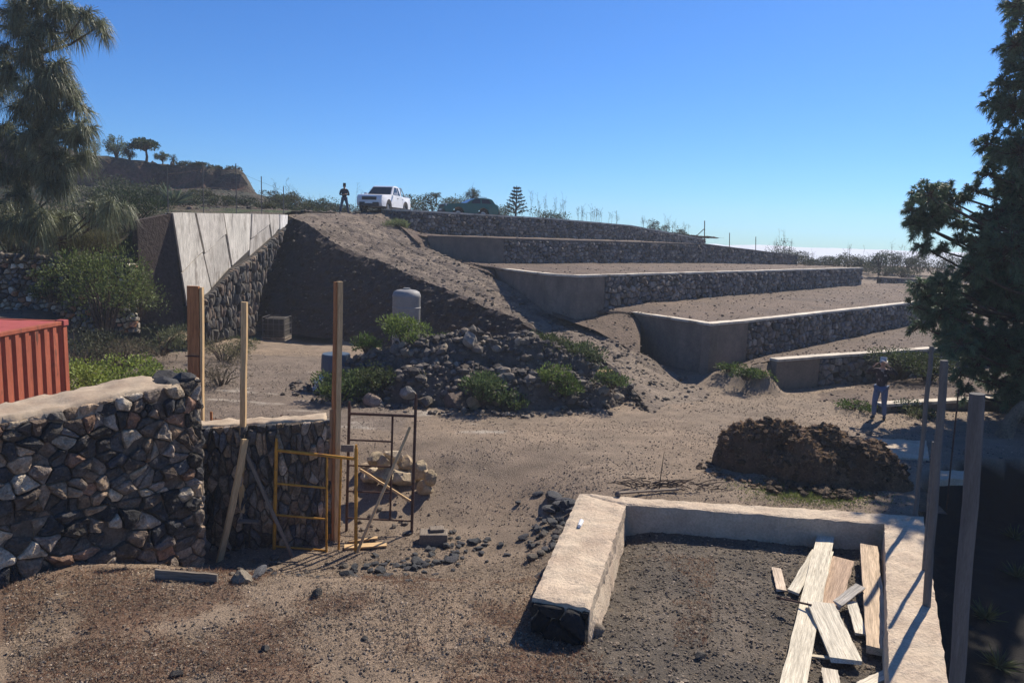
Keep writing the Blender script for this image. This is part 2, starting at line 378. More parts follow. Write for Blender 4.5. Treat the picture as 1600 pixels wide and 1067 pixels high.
def leaves(mb, B, D, ln, wd, col=(.06, .1, .03), cvar=.3):
    N = len(B); D = D / (np.linalg.norm(D, axis=1, keepdims=True) + 1e-9)
    rv = nr.normal(size=(N, 3)); S = np.cross(D, rv); S /= np.linalg.norm(S, axis=1, keepdims=True) + 1e-9
    ln = (np.broadcast_to(ln, (N,)) * nr.uniform(.6, 1.3, N))[:, None]; wd = np.broadcast_to(wd, (N,))[:, None]
    V = np.stack([B, B + D * ln * .45 + S * wd, B + D * ln, B + D * ln * .5 - S * wd], 1).reshape(-1, 3)
    i = np.arange(N)[:, None] * 4
    c = np.array(col); c = c if c.ndim == 2 else np.tile(c, (N, 1)); c = np.repeat(c * nr.uniform(1 - cvar, 1 + cvar, (N, 1)), 4, axis=0)
    mb.add(V, np.concatenate([i, i + 1, i + 2, i + 3], 1), c)
def rdir(n):
    d = nr.normal(size=(n, 3)); return d / np.linalg.norm(d, axis=1, keepdims=True)

# ------------------------------------------------------------------ ground
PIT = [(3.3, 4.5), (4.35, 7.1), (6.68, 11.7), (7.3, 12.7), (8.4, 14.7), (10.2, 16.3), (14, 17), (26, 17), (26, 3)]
def sdpoly(x, y, poly):
    ins = False; dm = 1e9
    for i in range(len(poly)):
        a, b = poly[i], poly[(i + 1) % len(poly)]
        if (a[1] > y) != (b[1] > y) and x < (b[0] - a[0]) * (y - a[1]) / (b[1] - a[1]) + a[0]: ins = not ins
        ex, ey = b[0] - a[0], b[1] - a[1]; t = max(0, min(1, ((x - a[0]) * ex + (y - a[1]) * ey) / (ex * ex + ey * ey)))
        dm = min(dm, math.hypot(x - a[0] - ex * t, y - a[1] - ey * t))
    return dm if ins else -dm
DIP = .8
def ss(a, b, x):
    t = max(0, min(1, (x - a) / (b - a))); return t * t * (3 - 2 * t)
RING = [G(905, 770, .42), G(1442, 806, .42), G(1482, 1067, .42), G(1390, 1067, .42)]
BK = [P(1210, 612, 23.75), P(1100, 592, 25.2)]
def inring(x, y):
    a, b, c = G(925, 945, 0), G(978, 787, 0), G(1384, 818, 0)
    if y > 11.6 or y < 3: return False
    xl = a.x + (b.x - a.x) * (y - a.y) / (b.y - a.y); xr = 4.0 + .15 * (y - 7) + .9
    return xl < x < xr
def Hg(x, y):
    z = .05 * fbm((x * .35, y * .35, 0)) + (.03 * fbm((x * 2.2, y * 2.2, 3)) + .022 * mn.noise(Vector((x * .5 + y * .25, y * 1.9 - x * .55, 8))) + .018 * mn.noise(Vector((x * 6, y * 6, 1))) if y < 32 else 0)
    if x > 2.5 and y < 18: 
        sd = sdpoly(x, y, PIT)
        if sd > 0: z -= 1.3 * ss(0, .5, sd)
    # footing of the near wall and debris hump
    d = abs((y - (8.9 + (x + 6.2) * 1.8)) * .48)
    if x < -4.0 and y < 11: z += .12 * math.exp(-(d / .5) ** 2)
    z -= DIP * ss(8.9, 11.5, y) * ss(16.5, 13.2, y) * ss(-7, -5.2, x) * ss(2.6, -.4, x)
    if 4 < x < 9 and 22 < y < 27.5:
        ex, ey = BK[1][0] - BK[0][0], BK[1][1] - BK[0][1]; t = max(0, min(1, ((x - BK[0][0]) * ex + (y - BK[0][1]) * ey) / (ex * ex + ey * ey)))
        dd = math.hypot(x - BK[0][0] - ex * t, y - BK[0][1] - ey * t)
        side = (x - BK[0][0]) * ey - (y - BK[0][1]) * ex
        if side > 0 and y > BK[0][1] - .05: dd = 0
        z = max(z, z + .93 * (1 - .85 * t) * (1 - ss(0, 1.5, dd) + .12 * (1 - ss(.2, 1.6, dd)) * fbm((x * 2.5, y * 2.5, 6))) * ss(.15, -.5, (x - BK[0][0]) - 2.0 * max(0, y - BK[0][1])))
    if y > 30: z += -.5 + (min(max((y - 30) * .085, 0), 3.3) if x > -8 else 0) 
    elif y > 27: z -= .5 * ss(27, 30, y) if x > 2 else 0
    if x < -14 and 14 < y < 26: z += ss(15, 25, y) * 1.6 * ss(-13.5, -16, x)
    if y > 98:
        z = z * max(0, 1 - (y - 98) / 50) - (3.3 if 0 else 0) - min(30, (y - 98) * .30)
    r = math.hypot(x, y)
    if abs(x) > 90: z -= min(12, (abs(x) - 90) * .2)
    return z
def GH(px, py, dz=0.0):
    z = 0.0
    for _ in range(12):
        q = G(px, py, z); z = .5 * z + .5 * Hg(q.x, q.y)
    q = G(px, py, z); q.z = z + dz; return q
def gcol(x, y):
    base = Vector((.205, .158, .116))
    tan = Vector((.27, .20, .14)); dark = Vector((.105, .088, .07)); red = Vector((.14, .085, .058))
    n = fbm((x * .4, y * .4, 7)) * .5 + .5
    c = base.lerp(tan, ss(.3, .75, n) * .5)
    if y < 11 and x < 1.2: 
        c = c.lerp(tan, .5 * ss(11.5, 9.5, y))
        k = fbm((x * .9 + 3, y * .9, 1)); c = c.lerp(red, ss(.0, .45, k + .35 * ss(-2.2, -5, x)) * .75 * ss(10.2, 8.8, y))
    if inring(x, y): c = dark.lerp(Vector((.16, .13, .10)), ss(-.2, .5, fbm((x * 1.3, y * 1.3, 2))))
    if y < 18 and x > 2.5 and sdpoly(x, y, PIT) > .1: c = Vector((.014, .012, .010))  # dark humus, with the hollow's pine shade put into its colour
    if y > 26 and x > 2: c = Vector((.17, .13, .10))
    if 17 < y < 27 and x < -2.5: c = c.lerp(Vector((.15, .12, .098)), .7)
    k = mn.noise(Vector((x * .5 + y * .25, y * 1.9 - x * .55, 8))) + .5 * mn.noise(Vector((x * 1.2, y * 5 - x * 1.3, 2)))
    c = c * (1 + .20 * k) if not inring(x, y) else c
    c = c * 1.1
    # pale cement spill lines
    if 17 < y < 24 and -9 < x < 0:
        k = mn.noise(Vector((x * .7, y * 2.4, 4))); 
        k += .25 * mn.noise(Vector((x * 4, y * 6, 1)))
        if k > .36: c = c.lerp(Vector((.40, .35, .29)), min(.8, (k - .36) * 4))
    return tuple(c)
def axis(dense0, dense1, step, lo, hi, g=1.22):
    a = list(np.arange(dense0, dense1, step)); s = step
    while a[-1] < hi: s *= g; a.append(a[-1] + s)
    s = step; b = []; x = dense0
    while x > lo: s *= g; x -= s; b.append(x)
    return b[::-1] + a
xs = [x for x in axis(-13, 17, .13, -230, 230, 1.14) if abs(x) < 240]; ys = [y for y in axis(5.5, 30, .13, -50, 240, 1.12) if -70 < y < 260]
V = []; C = []
for y in ys:
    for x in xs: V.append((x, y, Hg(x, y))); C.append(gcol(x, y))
nx, ny = len(xs), len(ys)
ii = np.arange(nx * ny).reshape(ny, nx)
Fq = np.stack([ii[:-1, :-1], ii[:-1, 1:], ii[1:, 1:], ii[1:, :-1]], -1).reshape(-1, 4)
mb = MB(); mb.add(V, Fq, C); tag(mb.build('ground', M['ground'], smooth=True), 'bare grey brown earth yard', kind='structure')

# sea of clouds far below the horizon
cx = axis(-8000, 60000, 900, -60000, 90000, 1.3); cy = axis(4000, 24000, 500, 2500, 100000, 1.2)
V = []
for y in cy:
    for x in cx:
        r = math.hypot(x, y)
        V.append((x, y, -190 + 260 * (fbm((x * .00022, y * .00022, 1), 5)) * ss(3000, 14000, r) + (r / 90000) * 160))
nx, ny = len(cx), len(cy); ii = np.arange(nx * ny).reshape(ny, nx)
mb = MB(); mb.add(V, np.stack([ii[:-1, :-1], ii[:-1, 1:], ii[1:, 1:], ii[1:, :-1]], -1).reshape(-1, 4))
tag(mb.build('clouds', M['cloud'], smooth=True), 'white sea of clouds along the horizon', kind='structure')

# ------------------------------------------------------------------ ramp
LC = [P(448, 336, 41.5), P(481, 350, 39.5), P(524, 381, 38), P(560, 398, 37), P(597, 409, 36), P(645, 431, 33.5), P(709, 457, 31), P(751, 476, 29.5), P(805, 495, 28), P(850, 521, 26.5), P(925, 546, 25), P(965, 580, 22.8), P(1000, 620, 20.9), G(1022, 652, -.06)]
RC = [P(600, 332, 46.5), P(632, 356, 43.2), P(664, 384, 40), P(708, 405, 37.8), P(760, 426, 35.2), P(812, 456, 32.4), P(866, 490, 29.8), P(962, 528, 26.9), P(1066, 590, 24.4), G(1140, 628, -.08)]
def resamp(pl, k):
    L = [0]
    for a, b in zip(pl, pl[1:]): L.append(L[-1] + (b - a).length)
    out = []
    for i in range(k + 1):
        t = L[-1] * i / k; j = 0
        while j < len(L) - 2 and L[j + 1] < t: j += 1
        out.append(pl[j].lerp(pl[j + 1], (t - L[j]) / max(L[j + 1] - L[j], 1e-6)))
    return out
n = 250; A = resamp(LC, n); B = resamp(RC, n)
lb = []; rb = []
for i in range(n + 1):
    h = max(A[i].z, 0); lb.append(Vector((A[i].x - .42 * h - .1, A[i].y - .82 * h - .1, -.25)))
    h = max(B[i].z, 0); rb.append(Vector((B[i].x + .5 * h, B[i].y + .1 * h, -.6)))
V = []; Fc = []; seg = [(lb, A, 28), (A, B, 30), (B, rb, 10)]; rows = []
for (p, q, k) in seg:
    for s in range(k + (1 if q is rb else 0)): rows.append([p[i].lerp(q[i], s / k) for i in range(n + 1)])
for j, r_ in enumerate(rows):
    for i, p in enumerate(r_):
        top = 28 <= j <= 58
        am = .05 if top else .16
        e = fbm((p.x * .7, p.y * .7, p.z * .7)) * am + fbm((p.x * 2.6, p.y * 2.6, p.z * 2.6), 5) * (.05 if top else .17) + (0 if top else .10 * abs(mn.noise(p * 1.7 + Vector((0, 0, p.z)))))
        # shallow wheel ruts
        if top: 
            t = (j - 28) / 30; e += -.07 * (math.exp(-((t - .3) / .06) ** 2) + math.exp(-((t - .68) / .06) ** 2)) + .03 * mn.noise(p * 5)
        fade = ss(0, 1.0, max(p.z, 0)) * .9 + .1
        V.append((p.x + (0 if top else -e * .6), p.y + (0 if top else -e * .8), p.z + e * fade * (1 if top else .3)))
rowsn = len(rows); W = n + 1
FT = [(j * W + i, (j + 1) * W + i, (j + 1) * W + i + 1, j * W + i + 1) for j in range(rowsn - 1) for i in range(n)]
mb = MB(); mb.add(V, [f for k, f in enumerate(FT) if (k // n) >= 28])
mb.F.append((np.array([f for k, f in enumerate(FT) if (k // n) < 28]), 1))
tag(mb.build('ramp', [M['ramp'], M['bank']]), 'earth ramp climbing to the upper terrace', kind='structure')

# ------------------------------------------------------------------ upper ground and hill on the left
def Hh(x, y):
    """upper platform, slope and red cliff"""
    z = 5.75 + .012 * (min(y, 64) - 45) - .010 * max(0, x + 6)
    xq = x; x = x + max(0, y - 58) * .34
    z += 1.6 * ss(-15, -22, x) * ss(47, 60, y)              # slope below the cliff
    e = fbm((x * .16, y * .16, 5)) * 1.4
    cl = ss(0, 1.2, (y - 60 + e)) * ss(-20.2 + e * .3, -21.4 + e * .3, x)
    z += cl * (1.75 + .05 * max(0, -21 - x))
    z += ss(0, 1.5, y - 61 + e) * ss(-36, -38, x) * 1.3
    z += 1.3 * ss(50, 62, y) * ss(2, -10, x) * ss(-24, -14, x) * .12 
    z += .35 * ss(54, 62, y) * ss(10, 0, x) * ss(-16, -5, x)
    z += .25 * fbm((x * .5, y * .5, 9)) * ss(44, 52, y) * (1 if x < -9 else .5)
    if xq > 14: z -= (xq - 14) * .03
    return z
hx = list(np.arange(-75, 24, .55)); hy = list(np.arange(44, 100, .55))
V = []; C = []
for y in hy:
    for x in hx:
        z = Hh(x, y); V.append((x, y, z))
        gz = abs(Hh(x, y + .4) - z); k = ss(.25, .9, gz)
        g = fbm((x * .35, y * .35, 3)) * .5 + .5
        c = Vector((.095, .074, .056)).lerp(Vector((.05, .06, .034)), ss(.35, .7, g) * (ss(-9, -14, x)))
        c = c.lerp(Vector((.062, .058, .045)), .6 * ss(50, 56, y))
        if x > -12: c = c.lerp(Vector((.17, .135, .105)), ss(56, 51, y + 2 * g))
        c = c.lerp(Vector((.17, .075, .055)), k); C.append(tuple(c))
nx, ny = len(hx), len(hy); ii = np.arange(nx * ny).reshape(ny, nx)
Fh = np.stack([ii[:-1, :-1], ii[:-1, 1:], ii[1:, 1:], ii[1:, :-1]], -1).reshape(-1, 4)
T1L = [(-9.4, 47.6), (-6.5, 48.5), (-4, 51.5), (2.5, 59), (9.5, 68), (24, 85)]
def t1x(y):
    if y < 47.6: return -9.4 - (47.6 - y) * 1.2
    for (x0, y0), (x1, y1) in zip(T1L, T1L[1:]):
        if y <= y1: return x0 + (x1 - x0) * (y - y0) / (y1 - y0)
    return 1e9
Fh = Fh[np.array([V[f[1]][0] <= t1x(V[f[1]][1]) for f in Fh])]
mb = MB(); mb.add(V, Fh, C)
# left edge strip down to the camera-side terrace
WA = P(270, 333, 27.0); WB = P(447, 335, 38.0)
def xr(y):                                                    # right limit = behind the pale wall, then the ramp's crest
    if y < WB.y: return WA.x + (WB.x - WA.x) * (y - WA.y) / (WB.y - WA.y) - .30
    return WB.x - .3 + (-12.2 - WB.x) * min(1, (y - WB.y) / 4)
def Hl(x, y):
    z = 2.6 + .85 * ss(25.2, 25.6, y) + 1.55 * ss(25.5, 31, y + (x + 14) * .3) + .75 * ss(34, 44, y)
    k = ss(-14.6, -13.2, x) * ss(26.4, 27.2, y)
    if y < 38.5: z = max(z, 5.0 * k + z * (1 - k))
    z += .12 * fbm((x * .6, y * .6, 2))
    if y > 42: z = z + (Hh(x, y) - z) * ss(42, 44.6, y) 
    return z
hy = [25.2, 25.3, 25.4, 25.5, 25.65] + list(np.arange(25.8, 27.3, .3)) + list(np.arange(27.3, 45.2, .35)); V = []; C = []; K = 110
for y in hy:
    x1 = xr(y) if y > 27.0 else -13.1
    for i in range(K + 1):
        x = -75 + (x1 + 75) * (1 - (1 - i / K) ** 2.2); z = Hl(x, y); V.append((x, y, z))
        g = fbm((x * .5, y * .5, 3)) * .5 + .5
        C.append(tuple(Vector((.11, .09, .06)).lerp(Vector((.06, .075, .03)), ss(.4, .7, g))))
ny = len(hy); ii = np.arange((K + 1) * ny).reshape(ny, K + 1)
mb.add(V, np.stack([ii[:-1, :-1], ii[:-1, 1:], ii[1:, 1:], ii[1:, :-1]], -1).reshape(-1, 4), C)
# top landing between the ramp and the platform
sheet(mb, [Vector((-13.6, 41.0, 5.55)), LC[0] + Vector((0, -.2, -.06)), (LC[0] + RC[0]) / 2 + Vector((0, .2, -.1)), RC[0] + Vector((.3, -.3, -.1))], [Vector((-16, 46, Hh(-16, 46))), Vector((-12, 47, Hh(-12, 47))), Vector((-9, 47.5, Hh(-9, 47.5))), Vector((-5, 48.2, Hh(-5, 48.2)))], 30, 10, .04,
      colf=lambda p, u, v: (.17, .135, .105))
tag(mb.build('hillside', M['hill'], smooth=False), 'upper ground and red earth bank', kind='structure')

# ------------------------------------------------------------------ terraces on the right
def ext(pl, k):
    d = pl[-1] - pl[-2]; return pl + [pl[-1] + d * k]
def terrace(label, segs, gcop='coping', seed=1, th=.32, cop=.08, pal=PAL_FAR, cw=.27, ch=.21, cat='retaining wall'):
    """segs: list of (foot_a, foot_b, top_a, top_b, kind)"""
    o0 = segs[0][0]
    t = thing('retaining_wall', label, cat, (o0.x, o0.y, o0.z))
    ms = MB(); mc = MB(); mk = MB(); mo = MB()
    for i, (a, b, za, zb, kind) in enumerate(segs):
        u = Vector((b.x - a.x, b.y - a.y, 0)).normalized(); n = Vector((u.y, -u.x, 0)); L = (b - a).to_2d().length
        back = -n * th
        e0 = Vector((0, 0, 0))
        # core
        V = []; Fc = []
        k = max(2, int(L / 1.5)); off = 0.06 if kind == 'stone' else 0
        for j in range(k + 1):
            p = a.lerp(b, j / k); zt = za + (zb - za) * j / k
            f = p - n * off; bk = p + back
            V += [(f.x, f.y, p.z - .35), (f.x, f.y, zt - cop), (bk.x, bk.y, zt - cop), (bk.x, bk.y, p.z - .35)]
        for j in range(k):
            o = j * 4; Fc += [(o, o + 4, o + 5, o + 1), (o + 1, o + 5, o + 6, o + 2), (o + 2, o + 6, o + 7, o + 3)]
        Fc += [(0, 1, 2, 3), (k * 4 + 3, k * 4 + 2, k * 4 + 1, k * 4)]
        (mk if kind == 'stone' else mc).add(V, Fc)
        if kind == 'stone':
            masonry(ms, a, b, (a.z - .2, b.z - .2), (za - cop - .01, zb - cop - .01), cw, ch, .07, pal, 0, .012, seed * 17 + i, jit=.45)
        # coping strip
        q0 = a + n * .05; q1 = b + n * .05; q2 = b + back; q3 = a + back
        dz = (zb - za)
        def zf(x, y, a=a, u=u, L=L, za=za, dz=dz): return za + dz * ((Vector((x, y, 0)) - Vector((a.x, a.y, 0))).dot(u)) / L
        V = []; Fc = []; k = max(3, int(L / .5))
        for j in range(k + 1):
            f = j / k; A_ = q0.lerp(q1, f); B_ = q3.lerp(q2, f); zt = za + dz * f + .012 * mn.noise(A_ * 1.3)
            wv = n * .02 * mn.noise(A_ * 2)
            V += [(A_.x + wv.x, A_.y + wv.y, zt - cop), (A_.x + wv.x, A_.y + wv.y, zt), (B_.x, B_.y, zt), (B_.x, B_.y, zt - cop)]
        for j in range(k):
            o = j * 4; Fc += [(o, o + 4, o + 5, o + 1), (o + 1, o + 5, o + 6, o + 2), (o + 2, o + 6, o + 7, o + 3), (o + 3, o + 7, o + 4, o)]
        Fc += [(0, 1, 2, 3), (k * 4 + 3, k * 4 + 2, k * 4 + 1, k * 4)]
        mo.add(V, Fc)
    if ms.n: ms.build('stonework', M['farstone'], t)
    if mk.n: mk.build('core', M['mortar'], t)
    if mc.n: mc.build('concrete_end', M['greyc'], t)
    mo.build('coping', M[gcop], t)
    return t
def seg(p0, p1, kind): return (p0[0], p1[0], p0[1], p1[1], kind)
def pt(px, ytop, ybase, d):
    f = P(px, ybase, d); t = P(px, ytop, d); return (Vector((f.x, f.y, f.z)), t.z)
def splitw(p0, p1, f): return (p0[0].lerp(p1[0], f), p0[1] + (p1[1] - p0[1]) * f)
def outw(p0, p1, k): return (p0[0] + (p1[0] - p0[0]) * k, p0[1] + (p1[1] - p0[1]) * k)
# T1 (top)
a = pt(596, 326, 352, 46.8); b = pt(640, 328, 366, 44.5); c = pt(860, 341, 372, 54); d = pt(985, 352, 376, 61); e = pt(1102, 374, 381, 71)
terrace('long dark stone retaining wall of the topmost terrace, just under the parked vehicles', [seg(a, b, 'stone'), seg(b, c, 'stone'), seg(c, d, 'stone'), seg(d, e, 'stone')], seed=1, cop=.10)
T1 = [a, b, c, d, e]
# T2
a = pt(668, 368, 400, 40.5); b = pt(786, 372, 412, 38.3); c = pt(1100, 381, 411, 54); d = pt(1245, 399, 414, 66)
terrace('second stone retaining wall from the top, with a plain concrete end beside the ramp', [seg(a, b, 'concrete'), seg(b, c, 'stone'), seg(c, d, 'stone')], gcop='greyc', seed=2)
T2 = [a, b, c, d]
# T3
a = pt(772, 418, 452, 35.5); b = pt(850, 427, 482, 29.9); b2 = pt(900, 430, 486, 28.2); c0 = pt(943, 429, 480, 29.3); c = pt(1170, 423, 459, 40); d = pt(1345, 418, 445, 53)
terrace('third stone retaining wall from the top, with a bent pale coping and a concrete corner', [seg(a, b, 'concrete'), seg(b, b2, 'concrete'), seg(b2, c0, 'concrete'), seg(c0, c, 'stone'), seg(c, d, 'stone')], seed=3)
T3 = [a, b, b2, c0, c, d]
a = pt(1376, 433, 443, 56); b = pt(1445, 437, 446, 60); c = outw(a, b, 3)
terrace('low stone wall at the far right edge of the terraces beside the pine', [seg(a, c, 'stone')], gcop='greyc', seed=9)
# T4
a = pt(985, 487, 548, 29.2); b = pt(1105, 505, 592, 25.0); b2 = pt(1165, 500, 562, 27.0); c = pt(1405, 474, 511, 37.7); d = outw(b2, c, 1.8)
terrace('fourth retaining wall from the top, with a sharp concrete corner near the ramp foot', [seg(a, b, 'concrete'), seg(b, b2, 'concrete'), seg(b2, c, 'stone'), seg(c, d, 'stone')], seed=4)
T4 = [a, b, b2, c, d]
# T5
a = pt(1210, 561, 612, 23.7); b = pt(1277, 556, 606, 24.6); c = pt(1450, 544, 584, 27.6); d = outw(b, c, 2.2)
terrace('lowest full retaining wall with a pale coping, behind the person in jeans', [seg(a, b, 'concrete'), seg(b, c, 'stone'), seg(c, d, 'stone')], seed=5)
T5 = [a, b, c, d]
# T6 curb
a = pt(1378, 631, 640, 20.9); b = pt(1550, 621, 650, 21.8); c = outw(a, b, 1.6)
terrace('knee high concrete curb with a white top, beside the person in jeans', [seg(a, c, 'concrete')], seed=6, th=.3, cop=.08, cat='curb')
T6 = [a, c]
def topl(T, back=.2, dz=-.07): return [Vector((p[0].x - back * .7, p[0].y + back * .7, p[1] + dz)) for p in T]
def footl(T, dz=0.0): return [Vector((p[0].x, p[0].y + .1, p[0].z + dz)) for p in T]
mb = MB()
sheet(mb, topl([T1[0], T1[1], T1[2], T1[3], T1[4]]), [Vector((-11, 50, 5.83)), Vector((-5.5, 54, 5.85)), Vector((0, 60, 5.75)), Vector((8, 70, 5.4)), Vector((16, 79, 5.0))], 40, 10, .06)
sheet(mb, topl(T2), footl(T1), 50, 10, .06)
sheet(mb, topl(T3), footl([T2[0], T2[1], T2[2], T2[3], outw(T2[2], T2[3], 1.4)]), 60, 14, .07)
sheet(mb, [P(884, 491, 29.0)] + topl(T4), [P(872, 492, 29.2)] + footl([T3[2], T3[3], T3[4], T3[5], outw(T3[4], T3[5], 1.6)]), 80, 20, .07)
sheet(mb, topl(T5), footl([(Vector((BK[1].x + .3, BK[1].y + .15, .16)), 0), T4[2], T4[3], T4[4]]), 70, 18, .05)
sheet(mb, [P(1300, 640, 21.5)] + topl(T6, .15, -.05), footl([T5[0], T5[1], T5[2], T5[3]]), 60, 14, .04)
t4 = T4[0][0]
sheet(mb, [P(862, 487, 29.4), P(925, 489, 29.4), Vector((t4.x + .1, t4.y + .1, T4[0][1] - .05)), Vector((t4.x + .25, t4.y - .5, T4[0][1] - .35))], [P(868, 494, 28.2), P(930, 516, 27.0), P(975, 540, 26.1), P(1000, 556, 25.5)], 24, 8, .05)
t5 = T5[0][0]; t2 = T2[0][0]; t3 = T3[0][0]
sheet(mb, [P(618, 345, 45.5), P(650, 362, 44), Vector((t2.x + .2, t2.y + .6, T2[0][1] - .05)), Vector((t2.x + .1, t2.y - .05, T2[0][1] - .5))], [P(598, 340, 45), P(630, 357, 42.4), P(655, 381, 39.8), P(662, 392, 39.2)], 16, 8, .05)
sheet(mb, [P(690, 406, 39.5), P(735, 411, 38), Vector((t3.x + .1, t3.y + .3, T3[0][1] - .05)), Vector((t3.x + .1, t3.y - .1, T3[0][1] - .5))], [P(690, 409, 38), P(735, 417, 36.2), P(765, 426, 34.9), P(775, 434, 34.2)], 16, 8, .05)
tag(mb.build('terraces', M['terrace'], smooth=True), 'flat ploughed terrace soil', kind='structure')

# ------------------------------------------------------------------ pale concrete wall on the left
wt = thing('concrete_wall', 'pale cracked sunlit concrete retaining wall whose lower edge steps up to the right', 'retaining wall', (WA.x, WA.y, 0))
seams_t = [(268, 333), (304, 333), (348, 334), (392, 334.5), (419, 335), (436, 335.5), (449, 336)]
seams_b = [(291, 478), (331, 455), (362, 419), (389, 404), (424, 373), (436, 362), (448, 353)]
u = Vector((WB.x - WA.x, WB.y - WA.y, 0)).normalized(); nrm = Vector((u.y, -u.x, 0))
mb = MB(); mk = MB(); cr = [(.58, .54, .47), (.53, .49, .43), (.60, .56, .49), (.50, .46, .41), (.56, .52, .46), (.76, .74, .70)]
tp = [VP(*p, WA, WB) for p in seams_t]; bp_ = [VP(*p, WA, WB) for p in seams_b]
def panel(mb, q, col, thick=.25, out=0.0, mi=0):
    q = [p + nrm * out for p in q]; k = len(q)
    bmv = [tuple(p) for p in q] + [tuple(p - nrm * thick) for p in q]
    Fc = [tuple(range(k)), tuple(range(2 * k - 1, k - 1, -1))] + [(i, i + k, (i + 1) % k + k, (i + 1) % k) for i in range(k)]
    mb.add(bmv, [f[::-1] for f in Fc], col, mi)
for i in range(6):
    g = u * .06
    a_, b_ = bp_[i], bp_[i + 1]
    # each panel is two pours, split by an uneven cold joint
    tl, tr, bl, br = tp[i] + g, tp[i + 1] - g, a_ + g, b_ - g
    yy = [.62, .50, .95, .55, .95, .95][i]; ml = tl.lerp(bl, yy); mr_ = tr.lerp(br, max(.3, yy - .15))
    nseg = 5
    jt = [ml.lerp(mr_, t / nseg) + Vector((0, 0, .05 * mn.noise(Vector((i * 3.1, t * .9, 0))))) for t in range(nseg + 1)]
    panel(mb, [tl, tr] + jt[::-1], cr[i], .3, .03 + .02 * (i % 2))
    if yy < .9: panel(mb, [p - Vector((0, 0, .055)) for p in jt] + [br, bl], tuple(c * .93 for c in cr[i]), .3, .0 + .02 * ((i + 1) % 2))
mb.build('concrete_panel', M['whitec'], wt)
mk = MB(); panel(mk, [tp[0], tp[-1], bp_[-1]] + bp_[-2:0:-1] + [bp_[0]], (1, 1, 1), .15, -.03); mk.build('joint_filler', M['mortar'], wt)
# shaded end of the wall and the rubble below it
rt = thing('rubble_wall', 'rough dark boulder footing under the pale concrete wall beside the shaded earth bank', 'stone wall', (WA.x + .5, WA.y, 0))
mb = MB()
A0 = Vector((WA.x + .22, WA.y - .4, 0)); B0 = Vector((WB.x + .12, WB.y - .4, 0))
L = (B0 - A0).length
def so_(px, py): p = VP(px, py, A0, B0); return ((Vector((p.x, p.y, 0)) - A0).dot((B0 - A0).normalized()), p.z)
ol = [so_(296, 540), so_(396, 524), so_(402, 470), so_(432, 385), so_(446, 355), so_(436, 363), so_(424, 374), so_(389, 405), so_(362, 420), so_(331, 456), so_(300, 478)]
def tri_masonry(mb, a, b, o, **k): masonry(mb, a, b, (0, 0), (1, 1), outl=o, **k)
# stones laid in strips so every patch is convex
strips = [[ol[0], so_(331, 535), so_(331, 457), ol[10]], [so_(331, 535), so_(362, 530), so_(362, 421), so_(331, 457)], [so_(362, 530), ol[1], so_(390, 405), so_(362, 421)], [ol[1], ol[2], ol[3], so_(424, 374), so_(390, 405)], [ol[3], ol[4], ol[5], so_(424, 374)]]
for i, s_ in enumerate(strips): masonry(mb, A0, B0, (0, 0), (1, 1), cw=.19, ch=.46, depth=.13, pal=[(.07, .065, .06), (.10, .09, .08), (.13, .115, .095), (.055, .055, .055), (.16, .12, .09)], lod=0, gap=.012, seed=40 + i, outl=s_)
mb.build('stonework', M['stone'], rt)
mk = MB(); q = [A0 + (B0 - A0).normalized() * s + Vector((0, 0, z)) for s, z in ol]
panel(mk, q[::-1], (1, 1, 1), .1, -.02); mk.build('core', M['mortar'], rt)
# return face left of the pale wall, its shade put into a dark material
et = thing('concrete_wall', 'shaded dark return wall standing left of the pale concrete wall, below the pine', 'retaining wall', (-13, 26.9, 0))
mb = MB(); e0 = P(214, 338, 25.6); e1 = P(268, 334, 26.85)
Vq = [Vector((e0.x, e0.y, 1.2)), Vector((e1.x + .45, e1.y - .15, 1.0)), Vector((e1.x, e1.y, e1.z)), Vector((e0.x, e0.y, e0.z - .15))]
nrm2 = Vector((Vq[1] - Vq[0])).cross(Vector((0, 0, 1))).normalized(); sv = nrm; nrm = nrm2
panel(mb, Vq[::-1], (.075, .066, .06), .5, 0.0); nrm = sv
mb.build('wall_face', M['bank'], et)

# dry stone wall across the left
def dryz(x): return 3.45
d0 = P(-200, 470, 25.2); d0 = Vector((-23, 25.0, 1.0)); d1 = Vector((e0.x + .1, 25.35, 1.0))
dt = thing('dry_stone_wall', 'low dry stone wall of small dark and tan stones behind the red container', 'stone wall', (d1.x, d1.y, 1.0))
mb = MB(); masonry(mb, d0, d1, (.9, .9), (3.35, 3.3), .20, .18, .12, [(.14, .13, .12), (.20, .18, .16), (.28, .24, .19), (.36, .29, .21), (.10, .10, .10), (.34, .18, .11), (.48, .43, .35)], 0, .02, 77, jit=.45)
for k in range(60):
    x = nr.uniform(-22, d1.x); rock(mb, (x, 25.1 + nr.uniform(-.2, .3), 3.38 + nr.uniform(-.06, .08)), nr.uniform(.1, .24), 1, nr, tuple(np.array([.13, .11, .09]) * nr.uniform(.6, 1.6)))
mb.build('stonework', M['stone'], dt)
mb = MB(); boxm(mb, ((d0.x + d1.x) / 2 - .3, 25.5, 2.1), (d1.x - d0.x - .6, .5, 2.55)); mb.build('core', M['mortar'], dt)

